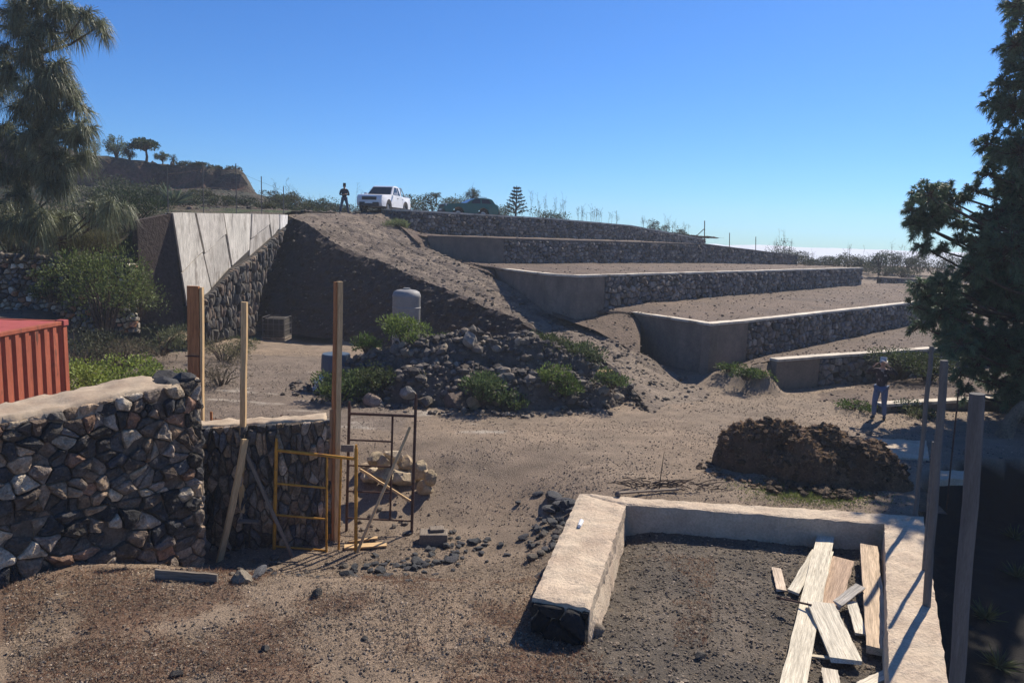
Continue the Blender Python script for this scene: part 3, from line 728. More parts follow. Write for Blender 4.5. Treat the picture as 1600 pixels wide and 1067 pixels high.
# ------------------------------------------------------------------ near stone wall and the second wall
a = G(-160, 985); b = G(328, 893); a = Vector((-6.2, 8.9, 0)); b = G(318, 897, -DIP); b.z = 0
za, zb = 2.17, P(322, 592, b.y).z
u = (b - a).normalized(); n2 = Vector((u.y, -u.x, 0))
ax_ = a - u * 2.0
nw = thing('stone_wall', 'tall near wall of black and tan stones with a pale cement top, at the left', 'stone wall', (b.x, b.y, 0))
mb = MB(); L = (b - ax_).length; L0 = (b - a).length
zt_ = lambda s: za + (zb - za) * ((s - 2.0) / L0)
top0, top1 = zt_(0) - .06, zt_(L)
masonry(mb, ax_, b, (-.1, -1.0), (top0 * .47, top1 * .30), .25, .20, .085, PAL_NEAR + PAL_TAN, 1, .006, 5, jit=.62)
masonry(mb, ax_, b, (top0 * .47, top1 * .30), (top0, top1), .19, .165, .065, PAL_NEAR + PAL_TAN, 1, .005, 6, jit=.64)
e = b - n2 * .85; masonry(mb, b, e, (-1.0, -1.0), (top1, top1), .26, .24, .08, PAL_DARK, 1, .01, 8)
mb.build('stonework', M['nearstone'], nw, smooth=False)
mb = MB(); hw = .5
cA = ax_ - n2 * .45; cB = b - n2 * .45 - u * .04
axw = (u, -n2, Vector((0, 0, 1)))
Vv = []
for (p, z) in ((ax_ + n2 * .012, top0 - .03), (b + n2 * .012 - u * .05, top1 - .05), (b - n2 * .82 - u * .05, top1 - .05), (ax_ - n2 * .82, top0 - .03)):
    Vv += [(p.x, p.y, -1.1), (p.x, p.y, z)]
mb.add(Vv, [(0, 2, 3, 1), (2, 4, 5, 3), (4, 6, 7, 5), (6, 0, 1, 7), (1, 3, 5, 7)]); mb.build('mortar', M['nearmortar'], nw)
mb = MB(); zf = lambda x, y: zt_((Vector((x, y, 0)) - ax_).dot(u)) + .03 + .05 * ss(2.0, 0.6, (b - Vector((x, y, 0))).dot(u)) * 0
cb = b - u * .42
slab(mb, [ax_ + n2 * .02, cb + n2 * .0, cb - n2 * .80, ax_ - n2 * .86], 2.0, zf, 60, 12, .05, 2, edge=.03, ns=2.2); mb.build('cement_top', M['concrete'], nw, smooth=True)
mb = MB()
for k, (s_, sz) in enumerate([(.40, .27), (.13, .2)]):
    p = b - u * s_ + n2 * .0 - n2 * .22; rock(mb, (p.x, p.y, top1 - .07), (sz * .9, .28, .2), 2, nr, (.055, .055, .058), 10)
p = b - u * .25 - n2 * .55; rock(mb, (p.x, p.y, top1 - .08), (.24, .27, .18), 2, nr, (.06, .058, .058), 10)
mb.build('corner_stone', M['stone'], nw)
# second, lower wall
a = G(340, 872, -DIP) * 1.025; b = G(511, 858, -DIP) * 1.025; a.z = b.z = 0; z2 = P(330, 668, a.y).z, P(520, 657, b.y).z
sw = thing('stone_wall', 'lower wall of thin upright dark stones behind the scaffold frames', 'stone wall', (b.x, b.y, 0))
u2 = (b - a).normalized(); n3 = Vector((u2.y, -u2.x, 0)); a2 = a - u2 * .6
mb = MB(); masonry(mb, a2, b, (-1.0, -1.0), (z2[0], z2[1]), .105, .25, .06, PAL_DARK + PAL_TAN, 1, .006, 15, jit=.62)
masonry(mb, b, b - n3 * .5, (-1.0, -1.0), (z2[1], z2[1]), .2, .26, .06, PAL_DARK, 1, .012, 16)
mb.build('stonework', M['nearstone'], sw)
mb = MB(); Vv = []
for p, z in ((a2 + n3 * .005, z2[0] - .02), (b + n3 * .005 - u2 * .03, z2[1] - .02), (b - n3 * .47 - u2 * .03, z2[1] - .02), (a2 - n3 * .47, z2[0] - .02)): Vv += [(p.x, p.y, -1.1), (p.x, p.y, z)]
mb.add(Vv, [(0, 2, 3, 1), (2, 4, 5, 3), (4, 6, 7, 5), (6, 0, 1, 7), (1, 3, 5, 7)]); mb.build('mortar', M['nearmortar'], sw)
mb = MB(); slab(mb, [a2 - n3 * .04, b - n3 * .04, b - n3 * .46, a2 - n3 * .46], z2[0] - .08, lambda x, y: z2[0] + (z2[1] - z2[0]) * (x - a.x) / (b.x - a.x) + .03, 40, 6, .04, 2, edge=.02); mb.build('cement_top', M['concrete'], sw, smooth=True)

# ------------------------------------------------------------------ foundation ring
ZR = .44
def g2(px, py): p = G(px, py, ZR); return (p.x, p.y)
ft = thing('foundation', 'thick pale concrete foundation frame enclosing dark gravel, in the right foreground', 'foundation', (*g2(905, 770), 0))
mb = MB()
bl, br = g2(832, 931), g2(922, 949); tl, tr = g2(905, 770), g2(978, 787)
slab(mb, [bl, br, tr, tl], -.2, ZR, 10, 44, .022, 5, edge=.03, ns=4)
rto, rti = g2(1443, 806), g2(1382, 818)
slab(mb, [tr, rti, rto, tl], -.2, ZR, 60, 8, .02, 5, edge=.025, ns=4)
def el(p, q, k): return (p[0] + (q[0] - p[0]) * k, p[1] + (q[1] - p[1]) * k)
ro = el(rto, g2(1482, 1067), 1.7); ri = el(rti, g2(1390, 1067), 1.7)
slab(mb, [ri, ro, rto, rti], -1.5, ZR, 8, 80, .022, 6, edge=.025, ns=4)
mb.build('foundation_wall', M['ringc'], ft, smooth=False)
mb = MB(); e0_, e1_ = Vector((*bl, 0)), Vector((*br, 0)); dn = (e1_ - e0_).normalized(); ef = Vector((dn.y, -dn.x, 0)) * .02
masonry(mb, e0_ + ef, e1_ + ef, (-.15, -.15), (ZR - .05, ZR - .05), .26, .2, .06, [(.014, .014, .015), (.02, .019, .018), (.012, .012, .013)], 1, .006, 91, jit=.6)  # end stones; the deep shade on them is put into near-black colours
mb.build('shaded_stone_end', M['stone'], ft)
# plaster fillet at the inner foot of the left arm
mb = MB(); q0, q1 = Vector((*br, 0)), Vector((*tr, 0)); dd = (q1 - q0).normalized(); sd_ = Vector((dd.y, -dd.x, 0))
V = []; Fc = []
for i in range(31):
    p = q0.lerp(q1, i / 30); wv = .13 * (1 - i / 42) + .03 * mn.noise(p * 5)
    wv *= ss(-.5, 3.5, i); V += [(p.x, p.y, .26), (p.x + sd_.x * wv * .5, p.y + sd_.y * wv * .5, .13), (p.x + sd_.x * wv, p.y + sd_.y * wv, -.05)]
Fc += [(0, 2, 1)]
for i in range(30): o = i * 3; Fc += [(o, o + 1, o + 4, o + 3), (o + 1, o + 2, o + 5, o + 4)]
mb.add(V, Fc); mb.build('plaster_fillet', M['ringc'], ft)
# ------------------------------------------------------------------ boards, frames, posts
def board(name, label, p0, p1, wd, th, m, cat='plank', side=None, group=None, parent=None, jag=.0, bow=.0, seed=0, n=10, col=(1, 1, 1)):
    rg = random.Random(seed); p0 = Vector(p0); p1 = Vector(p1); d = (p1 - p0); L = d.length; d.normalize()
    if side is None: side = Vector((1, 0, 0)) if abs(d.z) > .8 else Vector((0, 0, 1)).cross(d)
    side = Vector(side); side = (side - d * side.dot(d)).normalized(); up = side.cross(d).normalized()
    mb = MB(); V = []; Fc = []
    for i in range(n + 1):
        t = i / n; c = Vector((rg.uniform(-.004, .004), L * t, bow * math.sin(t * math.pi)))
        w0 = wd / 2 * (1 + rg.uniform(-.04, .04)); j = 0
        for sx, sz in ((-1, -1), (-.96, 1), (.96, 1), (1, -1)):
            q = c + Vector((w0 * sx, 0, th / 2 * sz))
            if i in (0, n) and jag: q.y += rg.uniform(-jag, jag)
            V.append(tuple(q))
    for i in range(n):
        for j in range(4): Fc.append((i * 4 + j, i * 4 + (j + 1) % 4, (i + 1) * 4 + (j + 1) % 4, (i + 1) * 4 + j))
    Fc += [(3, 2, 1, 0), (n * 4, n * 4 + 1, n * 4 + 2, n * 4 + 3)]
    mb.add(V, Fc, col)
    o = mb.build(name, m, origin=(0, 0, 0)); X = Matrix((side, d, up)).transposed().to_4x4(); X.translation = p0 - (wloc(parent) if parent is not None else Vector((0, 0, 0)))
    o.parent = parent; o.matrix_basis = X
    if label: tag(o, label, cat, group, 'thing')
    return o
def upright(px, ytop, ybase, z=0.0, dd=0.0, pxb=None):
    b = G(pxb if pxb else px, ybase, z); b.y += dd
    if dd: b = P(pxb if pxb else px, ybase, b.y)
    t = P(px, ytop, b.y); return b, t
# wide orange timber behind the wall
b = P(300, 640, 12.6); t = P(302, 447, 12.6); b = Vector((b.x, 12.6, -.8))
ot = thing('timber_post', 'broad orange brown timber post rising behind the corner of the near stone wall', 'post', tuple(b))
board('board', None, b, Vector((t.x, 12.6, t.z)), .20, .06, M['orange'], parent=ot, side=(1, 0, 0))
board('sunlit_edge_strip', None, b + Vector((.13, .02, 0)), Vector((t.x + .135, 12.62, t.z - .02)), .045, .08, M['wood'], parent=ot, side=(1, 0, 0))  # paler strip: the post's sunlit right edge put into colour
mb = MB(); q = P(302, 556, 12.6); boxm(mb, (q.x, 12.56, q.z), (.24, .012, .02)); mb.build('tie_wire', M['rust'], ot)
# middle post with its struts
b = P(378, 800, 11.95); t = P(382, 472, 11.95)
board('timber_post', 'slim pale timber post standing against the face of the lower stone wall', b, t, .09, .07, M['wood'], 'post', side=(1, 0, 0))
board('timber_strut', 'long pale board leaning against the slim timber post at the wall corner', P(341, 884, 11.5), P(383, 686, 11.8), .12, .035, M['wood'], 'board', side=(.5, .85, 0), bow=.03)
board('timber_strut', 'thin grey strut sloping down to the right from the slim timber post', P(459, 874, 11.7), P(383, 705, 11.85), .05, .035, M['greywood'], 'board', side=(1, 0, 0))
board('footboard', 'small flat board fixed low on the slim timber post', P(373, 814, 11.8), P(404, 815, 11.8), .12, .03, M['greywood'], 'board')
# tall post
b = P(524, 872, 12.45); t = P(531, 440, 12.45); b2 = Vector((b.x, 12.45, -.95))
tp_ = thing('timber_post', 'tallest timber post, pale orange, standing between the two scaffold frames', 'post', tuple(b2))
board('post_shaft', None, b2, t, .085, .085, M['wood'], parent=tp_, side=(.8, .6, 0), col=(1, 1, 1))
board('shaded_side_strip', None, b2 + Vector((-.065, -.01, 0)), t + Vector((-.065, -.01, -.01)), .045, .086, M['orange'], parent=tp_, side=(.8, .6, 0))  # darker strip: the shaded left side of the post put into colour
board('backing_board', None, b2 + Vector((-.12, .0, .05)), P(521, 640, 12.45) + Vector((-.0, .0, 0)), .12, .04, M['post'], parent=tp_, side=(.9, .4, 0))
q = P(543, 700, 12.3); mb = MB(); boxm(mb, tuple(q), (.22, .05, .12), bev=.005); mb.build('cleat', M['greywood'], tp_)
# yellow scaffold frame
def rod(mb, a, b, r=.022, k=8): tube(mb, [a, b], r, k)
D = 12.0
yf = thing('scaffold_frame', 'yellow painted steel scaffold frame with ladder rungs in front of the lower stone wall', 'scaffold', (*P(493, 868, D).to_2d(), -DIP))
for (x0, y0, x1, y1) in ((432, 690, 428, 868), (556.5, 700, 556, 871)):
    mb = MB(); rod(mb, P(x0, y0, D), P(x1, y1, D), .03); q = P(x0, y0, D); tube(mb, [q, q + Vector((0, 0, .06))], .02, 8); mb.build('upright', M['yellow'], yf)
mb = MB(); rod(mb, P(511, 712, D), P(510, 866, D), .02); mb.build('inner_upright', M['yellow'], yf)
mb = MB(); rod(mb, P(431, 703, D), P(557, 717, D), .028); mb.build('top_bar', M['yellow'], yf)
for (ya, yb) in ((755, 762), (804, 811), (853, 860)):
    mb = MB(); rod(mb, P(430, ya, D), P(511, yb, D), .019); mb.build('rung', M['yellow'], yf)
mb = MB(); rod(mb, P(533, 716, D + .1), P(529, 860, D + .1), .02); mb.build('inner_upright', M['yellow'], yf)
# brown scaffold frame
D = 12.9
bf = thing('scaffold_frame', 'rusty dark brown steel scaffold frame standing clear of the walls', 'scaffold', (*P(596, 850, D).to_2d(), -DIP))
for (x0, y0, x1, y1) in ((546, 634, 541, 842), (650, 622, 642.5, 853)):
    mb = MB(); rod(mb, P(x0, y0, D), P(x1, y1, D), .027); q = P(x0, y0, D); tube(mb, [q, q + Vector((0, 0, .08))], .018, 8); mb.build('upright', M['rust'], bf)
mb = MB(); rod(mb, P(613.5, 650, D), P(609.5, 810, D), .02); mb.build('inner_upright', M['rust'], bf)
mb = MB(); rod(mb, P(545.5, 646, D), P(649, 650, D), .026); mb.build('top_bar', M['rust'], bf)
for (xa, ya, xb, yb) in ((545, 687, 613, 690), (544, 727, 611, 729), (543, 767, 610, 770), (542, 809, 643, 814)):
    mb = MB(); rod(mb, P(xa, ya, D), P(xb, yb, D), .017); mb.build('rung', M['rust'], bf)
board('timber_lath', 'long thin pale lath leaning diagonally across the brown scaffold frame', GH(558, 862), P(641, 667, 13.0), .05, .025, M['wood'], 'board', side=(1, 0, 0))
board('timber_lath', 'short lath sloping down to the right behind the brown scaffold frame', P(641, 783, 13.1), P(562, 733, 13.1), .045, .03, M['wood'], 'board', side=(0, 0, 1))
board('floor_board', 'pale board lying flat on the ground under the brown scaffold frame', GH(538, 857, .03), GH(604, 853, .03), .16, .03, M['wood'], 'board', side=(0, 1, 0))
board('floor_board', 'short pale offcut lying behind the flat board under the brown scaffold frame', GH(545, 848, .03), GH(590, 845, .06), .09, .03, M['wood'], 'board', side=(0, 1, 0))
board('foot_plank', 'grey weathered plank lying on edge along the foot of the near stone wall', GH(243, 903, .06), GH(340, 911, .06), .13, .04, M['greywood'], 'plank', side=(0, 0, 1))
# string line between stakes behind the lower wall
for (x, y0, y1, l) in ((330, 643, 668, 'small orange stake behind the left end of the lower stone wall'), (440, 648, 664, 'small dark stake behind the middle of the lower stone wall')):
    b = P(x, y1, 13.6); t = P(x, y0, 13.6); board('stake', l, Vector((b.x, 13.6, -.9)), t, .04, .03, M['orange'] if x < 400 else M['rust'], 'stake', side=(1, 0, 0))
mb = MB(); tube(mb, [P(330, 655, 13.58), P(440, 657, 13.58)], .006, 4); o = mb.build('string_line', M['string'], origin=tuple(P(330, 655, 13.58))); tag(o, 'thin orange builder string stretched between the two small stakes', 'string', kind='thing')

# grey posts along the foundation and the pit
for k, (xt, yt, xb, yb, d, r, lab) in enumerate([
        (1456, 541, 1430, 806, None, .034, 'farthest and slimmest of the three grey posts on the right arm of the foundation'),
        (1476, 563, 1447, 948, None, .043, 'middle grey post on the right arm of the foundation'),
        (1528, 615, 1468, 1340, None, .052, 'nearest and thickest grey post, cut off by the bottom edge of the photo')]):
    z0 = ZR - .02
    b = G(xb, yb, z0); t = P(xt, yt, b.y)
    if k == 2: b = P(1494, 1067, 5.15); t = P(1528, 615, 5.15); dr = (b - t).normalized(); b = t + dr * ((t.z - ZR + .05) / -dr.z)
    o = MB(); pts = [b.lerp(t, i / 8) + Vector((.006 * math.sin(i * 2 + k), 0, 0)) for i in range(9)]
    tube(o, pts, [r * 1.03] + [r] * 7 + [r * .96], 10); tag(o.build('grey_post', M['pole'], origin=tuple(b), smooth=False), lab, 'post', kind='thing')
b = P(1442, 905, 9.3); t = P(1459, 690, 9.3)
board('grey_stake', 'thin grey stake leaning beside the middle grey post', b, t, .035, .03, M['pole'], 'stake', side=(1, 0, 0))
t = P(1498, 608, 13.8); b = P(1487, 727, 13.8); mb = MB(); tube(mb, [Vector((b.x, b.y, -.3)), t], .016, 6); tag(mb.build('steel_rod', M['rust'], origin=(b.x, b.y, 0)), 'thin dark steel rod stuck upright in the ground between the grey posts', 'rod', kind='thing')

# planks inside the foundation
PW = lambda *c: c
def lay(label, px0, py0, px1, py1, wd, z0, z1, th=.035, col=(.60, .53, .41), jag=.03, bow=.0, seed=0, roll=0.0):
    a_ = G(px0, py0, z0); b_ = G(px1, py1, z1); d = (b_ - a_).normalized(); s_ = Vector((0, 0, 1)).cross(d).normalized(); s_ = (Matrix.Rotation(roll, 3, d) @ s_)
    return board('plank', label, a_, b_, wd, th, M['plank'], 'plank', side=s_, jag=jag, bow=bow, seed=seed, n=12, col=col)
lay('long bleached plank with a dark knot, running out of the bottom edge of the photo', 1236, 1085, 1290, 838, .25, .10, .14, .05, (.60, .54, .42), seed=1)
lay('weathered plank lying under the long knotted plank, on its left side', 1240, 925, 1276, 862, .15, .05, .08, col=(.55, .50, .40), seed=2)
lay('weathered plank lying under the long knotted plank, on its right side', 1275, 940, 1295, 862, .13, .05, .08, col=(.60, .55, .44), seed=3)
lay('wide pinkish brown board lying in the middle of the plank pile', 1292, 950, 1318, 874, .30, .04, .05, .03, (.40, .29, .21), seed=4)
lay('thick split timber beam at the right side of the plank pile', 1372, 1020, 1357, 857, .24, .10, .18, .09, (.52, .40, .28), jag=.05, seed=5)
lay('pair of pale grooved boards lying askew across the front of the plank pile', 1322, 1032, 1282, 943, .33, .10, .20, .04, (.64, .58, .46), jag=.03, seed=6)
lay('short pale offcut propped up beside the split timber beam', 1308, 943, 1345, 915, .12, .10, .24, .035, (.62, .56, .46), seed=7, roll=.3)
lay('narrow pale board half buried below the split timber beam', 1345, 990, 1330, 940, .13, .07, .09, .03, (.60, .55, .45), seed=8)
lay('small separate curved offcut lying left of the plank pile', 1221, 922, 1213, 888, .13, .03, .03, .03, (.56, .45, .34), jag=.02, seed=9)
lay('small pale offcut at the bottom edge of the photo between the planks', 1302, 1080, 1296, 1048, .17, .03, .05, .03, (.60, .53, .42), seed=10)
lay('pale broken board end beside the right foundation arm at the bottom edge', 1345, 1072, 1388, 1052, .12, .08, .08, .03, (.58, .52, .42), seed=11)
a_ = G(1219, 934, .16); b_ = G(1268, 945, .22); mb = MB(); tube(mb, [a_, b_], .014, 8); tube(mb, [a_, a_ + (a_ - b_).normalized() * .04], .028, 8); tag(mb.build('steel_pin', M['rust'], origin=tuple(a_)), 'short dark steel pin resting on the long knotted plank', 'rod', kind='thing')
lay('thin strip of wood lying across the foot of the grooved boards', 1262, 1024, 1318, 1029, .05, .05, .06, .02, (.5, .44, .33), seed=12)
# bits on the foundation
mb = MB(); q = G(905, 822, ZR + .02); tube(mb, [q, q + Vector((.05, .18, .01))], [.028, .035], 10); tag(mb.build('plastic_cup', M['sheet'], origin=tuple(q)), 'small white cup lying on the left arm of the foundation', 'cup', kind='thing')
mb = MB(); q = G(966, 772, ZR + .03); rock(mb, tuple(q), .07, 2, nr, (.12, .1, .09)); tag(mb.build('stone', M['stone'], origin=tuple(q)), 'small dark stone lying on the far left corner of the foundation', 'stone', kind='thing')

# ------------------------------------------------------------------ loose stones
def rockthing(name, lab, px, py, s, col, cat='rock', group=None, sub=3, z=0.0, sink=.25, sc3=None, seed=None):
    q = GH(px, py); z = q.z; mb = MB(); rg = np.random.default_rng(seed if seed is not None else int(px * 7 + py))
    size = s if sc3 is None else np.array(sc3) * s
    rock(mb, (q.x, q.y, z + s * (1 - 2 * sink) * .7), size, sub, rg, col, 11, rough=.04)
    return tag(mb.build(name, M['stone'], origin=(q.x, q.y, z)), lab, cat, group, 'thing')
# debris chunks: a few shapes, copied
protos = []
for k in range(7):
    mb = MB(); rock(mb, (0, 0, .28), (1, .7, .38) if k % 2 else (.9, .8, .6), 2, np.random.default_rng(50 + k), [(.04, .042, .045), (.055, .055, .055), (.10, .085, .07), (.045, .045, .05), (.16, .13, .10), (.05, .05, .052), (.08, .07, .06)][k] if k < 0 else tuple(1.5 * c for c in [(.04, .042, .045), (.055, .055, .055), (.10, .085, .07), (.045, .045, .05), (.16, .13, .10), (.05, .05, .052), (.08, .07, .06)][k]), 26, rough=.03)
    protos.append(mb)
def scatter(n, cx, cy, sx, sy, s0, s1, label, cat, group, seed, z=0.0, pr=range(7), shear=0.0, nm='rubble_chunk'):
    rg = random.Random(seed); used = {}
    for i in range(n):
        k = rg.choice(list(pr))
        if (k, seed) not in used:
            o = protos[k].build(nm, M['stone'], origin=(0, 0, 0)); used[(k, seed)] = o
        else: o = used[(k, seed)].copy(); COL.objects.link(o)
        px = cx + rg.gauss(0, sx); py = cy + rg.gauss(0, sy) + (px - cx) * shear; q = GH(px, py); s = rg.uniform(s0, s1) * (1 if rg.random() > .15 else 1.5)
        o.location = (q.x, q.y, Hg(q.x, q.y)); o.scale = (s, s, s * rg.uniform(.7, 1.1)); o.rotation_euler = (rg.uniform(-.3, .3), rg.uniform(-.3, .3), rg.uniform(0, 6.28))
        tag(o, label, cat, group, 'thing')
scatter(80, 630, 884, 46, 8, .035, .12, 'dark slate chunk in the row of rubble in front of the scaffold frames', 'rubble', 'rubble in front of the scaffold frames', 1, -.3, (0, 1, 3, 5), -.06)
scatter(60, 715, 852, 48, 9, .03, .12, 'dark chunk in the rubble beside the grey block', 'rubble', 'rubble beside the grey block', 2, -.2, (0, 1, 3, 5, 6), .0)
scatter(44, 850, 835, 20, 22, .04, .15, 'dark chunk in the rubble along the left arm of the foundation', 'rubble', 'rubble along the left arm of the foundation', 3, 0, (0, 1, 3, 5, 6))
scatter(16, 868, 786, 17, 9, .10, .26, 'black rock in the heap at the far left corner of the foundation', 'rubble', 'black rocks at the corner of the foundation', 4, 0, (0, 1, 3, 5))
scatter(40, 430, 888, 80, 8, .03, .09, 'small stone fallen at the foot of the stone walls', 'rubble', 'small stones at the foot of the walls', 5, -.15, (0, 2, 4, 5, 6))
scatter(26, 590, 815, 40, 12, .03, .09, 'small tan stone on the ground under the brown scaffold frame', 'rubble', 'tan stones under the brown scaffold frame', 6, -.2, (2, 4))
scatter(30, 1420, 690, 70, 22, .03, .10, 'dark clod on the bare ground behind the manure heap', 'clod', 'clods behind the manure heap', 7, 0, (2, 5, 6), nm='earth_clod')
for (px, py, s) in ((275, 1056, .07), (415, 1016, .06), (495, 930, .09), (1094, 1027, .08), (760, 1001, .05), (570, 998, .04), (1060, 806, .05)):
    rockthing('loose_stone', {275: 'small black stone near the bottom left of the photo', 415: 'small dark stone on the tan earth in the left foreground', 495: 'flat dark stone standing alone in front of the stone walls', 1094: 'round dark stone alone on the gravel inside the foundation', 760: 'small reddish stone left of the foundation end', 570: 'tiny grey stone in the middle of the foreground earth', 1060: 'small stone at the back wall inside the foundation'}[px], px, py, s, (.06, .055, .05), sub=2)
rockthing('loose_stone', 'grey stone against the inner corner of the left foundation arm end', 930, 992, .12, (.16, .13, .10))
rockthing('slab', 'flat dark slab lying at the foot of the wall, right of the grey plank', 405, 903, .22, (.09, .09, .095), 'slab', sc3=(1, .35, .3), z=-.1, seed=3)
rockthing('loose_stone', 'pale rough stone at the left end of the flat dark slab', 378, 908, .13, (.2, .17, .13), z=-.1)
# grey block
mb = MB(); q = GH(676, 853); boxm(mb, (q.x, q.y + .15, q.z + .09), (.50, .32, .24), rz=.08, bev=.03); boxm(mb, (q.x + .05, q.y + .2, q.z + .24), (.26, .2, .05), rz=.2, bev=.02)
tag(mb.build('stone_block', M['greywood'], origin=tuple(q)), 'squared grey brown block right of the brown scaffold frame', 'block', kind='thing')
# pale yellow boulders
yb_ = [(590, 716, .24, 0), (616, 712, .25, .35), (632, 722, .27, .3), (600, 742, .30, .1), (628, 748, .33, .1), (655, 740, .28, .12), (672, 745, .22, .05), (612, 768, .24, 0), (642, 770, .30, 0), (665, 762, .2, 0), (583, 760, .26, 0), (575, 745, .2, .1), (654, 728, .2, .3), (570, 790, .16, 0), (588, 800, .2, 0), (600, 723, .2, .55)]
for i, (px, py, s, z) in enumerate(yb_):
    q = P(px, py, 14.4 + (i % 3) * .25 - z * .3); mb = MB(); rg = np.random.default_rng(200 + i)
    q.z = max(Hg(q.x, q.y) + s * .5, min(q.z, .9)); rock(mb, tuple(q), s * .95, 3, rg, [(.40, .31, .19), (.46, .37, .25), (.36, .27, .17)][i % 3], 12, rough=.03)
    pos = ['top left', 'upper left', 'upper middle', 'left middle', 'centre', 'right middle', 'far right', 'lower left of centre', 'bottom middle', 'bottom right', 'lower left', 'far left', 'upper right', 'lowest left, partly buried', 'bottom, alone in front', 'very top'][i]
    tag(mb.build('pale_boulder', M['stone'], origin=(q.x, q.y, 0)), 'pale yellow boulder at the %s of the heap behind the brown frame' % pos, 'boulder', 'heap of pale yellow boulders', 'thing')

# manure heap
def heap(name, c, rx, ry, h, m, colf, rz=0, n=90, lumps=(), amp=.12, seed=0, nsc=1.6, fine=5):
    V = []; C = []; W = n + 1
    for j in range(n + 1):
        for i in range(n + 1):
            u = (i / n * 2 - 1) * 1.25; v = (j / n * 2 - 1) * 1.25; r = math.hypot(u, v)
            z = 0
            for (lx, ly, lr, lh) in lumps: z = max(z, lh * max(0, 1 - ((u - lx) ** 2 + (v - ly) ** 2) / lr ** 2) ** .75)
            x = u * rx; y = v * ry; X = c[0] + x * math.cos(rz) - y * math.sin(rz); Y = c[1] + x * math.sin(rz) + y * math.cos(rz)
            k = min(1, z * 4)
            zz = z * h + k * amp * fbm((X * nsc, Y * nsc, seed), 5) + k * amp * .55 * abs(mn.noise(Vector((X * fine, Y * fine, seed + 3)))) - (1 - k) * .08
            V.append((X + k * amp * .5 * mn.noise(Vector((X * fine, Y * fine, 9))), Y, c[2] + zz)); C.append(colf(X, Y, zz))
    ii = np.arange(W * W).reshape(W, W); mb = MB(); mb.add(V, np.stack([ii[:-1, :-1], ii[:-1, 1:], ii[1:, 1:], ii[1:, :-1]], -1).reshape(-1, 4), C); return mb
def dc(X, Y, z): 
    k = mn.noise(Vector((X * 3, Y * 3, 1))) * .5 + .5; return tuple(Vector((.065, .038, .024)).lerp(Vector((.20, .12, .07)), k))
c1 = G(1268, 752, 0)
dh = thing('manure_heap', 'lumpy brown straw manure heap on the yard right of the centre', 'manure heap', (c1.x, c1.y, 0))
mbh = heap('heap', (c1.x + .12, c1.y + .55, 0), 1.75, 1.2, 1.02, M['dung'], dc, rz=-.22, n=170, amp=.24,
           lumps=((-.6, .1, .5, .95), (-.35, .15, .55, 1.0), (.12, .05, .55, .92), (.5, -.1, .5, .78), (.78, -.2, .35, .42), (-.05, -.3, .5, .7), (.35, .3, .5, .7)), nsc=1.8, fine=6)
mbh.build('manure', M['dung'], dh)
mb = MB(); 
for k in range(900):
    top_ = mbh.V[0]; top_ = top_[top_[:, 2] > .1]; p = top_[nr.integers(0, len(top_))]; s_ = nr.uniform(.03, .12) * nr.uniform(.5, 1)
    rock(mb, (p[0], p[1], p[2] + s_ * .1), s_, 1, nr, tuple(np.array([.13, .082, .05]) * nr.uniform(.45, 1.7)), 5, rough=.12)
tag(mb.build('clods', M['dung'], dh), kind='stuff'); mb = MB()
N = 7000; aa = nr.uniform(0, 6.28, N); rr = np.sqrt(nr.uniform(0, 1, N)); Vh = mbh.V[0]; top = Vh[Vh[:, 2] > .12]; ix = nr.integers(0, len(top), N); B = top[ix] + nr.normal(size=(N, 3)) * .01
Dv = rdir(N); Dv[:, 2] = np.abs(Dv[:, 2]) * .5
leaves(mb, B, Dv, .08, .007, (.24, .16, .095), .5); tag(mb.build('straw', M['dry'], dh), kind='stuff')
mb = MB()
for k in range(160):
    a_ = nr.uniform(2.2, 5.2); q = (c1.x + .12 + 1.8 * nr.uniform(.95, 1.25) * math.cos(a_), c1.y + .55 + 1.15 * nr.uniform(.95, 1.3) * math.sin(a_)); rock(mb, (q[0], q[1], Hg(*q) + .01), nr.uniform(.015, .07), 1, nr, tuple(np.array([.13, .085, .055]) * nr.uniform(.5, 1.5)), 6)
for k in range(90):
    px = nr.uniform(1195, 1330); py = 757 + (px - 1195) * .12 + nr.normal() * 5; q = G(px, py, 0); rock(mb, (q.x, q.y, .03), nr.uniform(.03, .12), 1, nr, tuple(np.array([.10, .07, .045]) * nr.uniform(.5, 1.6)), 6)
tag(mb.build('crumbled_lumps', M['dung'], dh), kind='stuff')
# pale slab behind the heap
mb = MB(); slab(mb, [G(1368, 712, .05).to_2d(), G(1452, 716, .05).to_2d(), G(1448, 688, .05).to_2d(), G(1362, 684, .05).to_2d()], -.1, .05, 16, 10, .02, 2); tag(mb.build('concrete_slab', M['ringc'], origin=tuple(G(1400, 700, 0))), 'flat pale concrete slab on the ground behind the manure heap', 'slab', kind='thing')
mb = MB(); slab(mb, [G(1470, 748, .05).to_2d(), G(1530, 746, .05).to_2d(), G(1530, 732, .05).to_2d(), G(1462, 735, .05).to_2d()], -.1, .05, 10, 6, .03, 2); tag(mb.build('concrete_slab', M['ringc'], origin=tuple(G(1500, 740, 0))), 'small pale broken slab at the rim of the black hollow', 'slab', kind='thing')

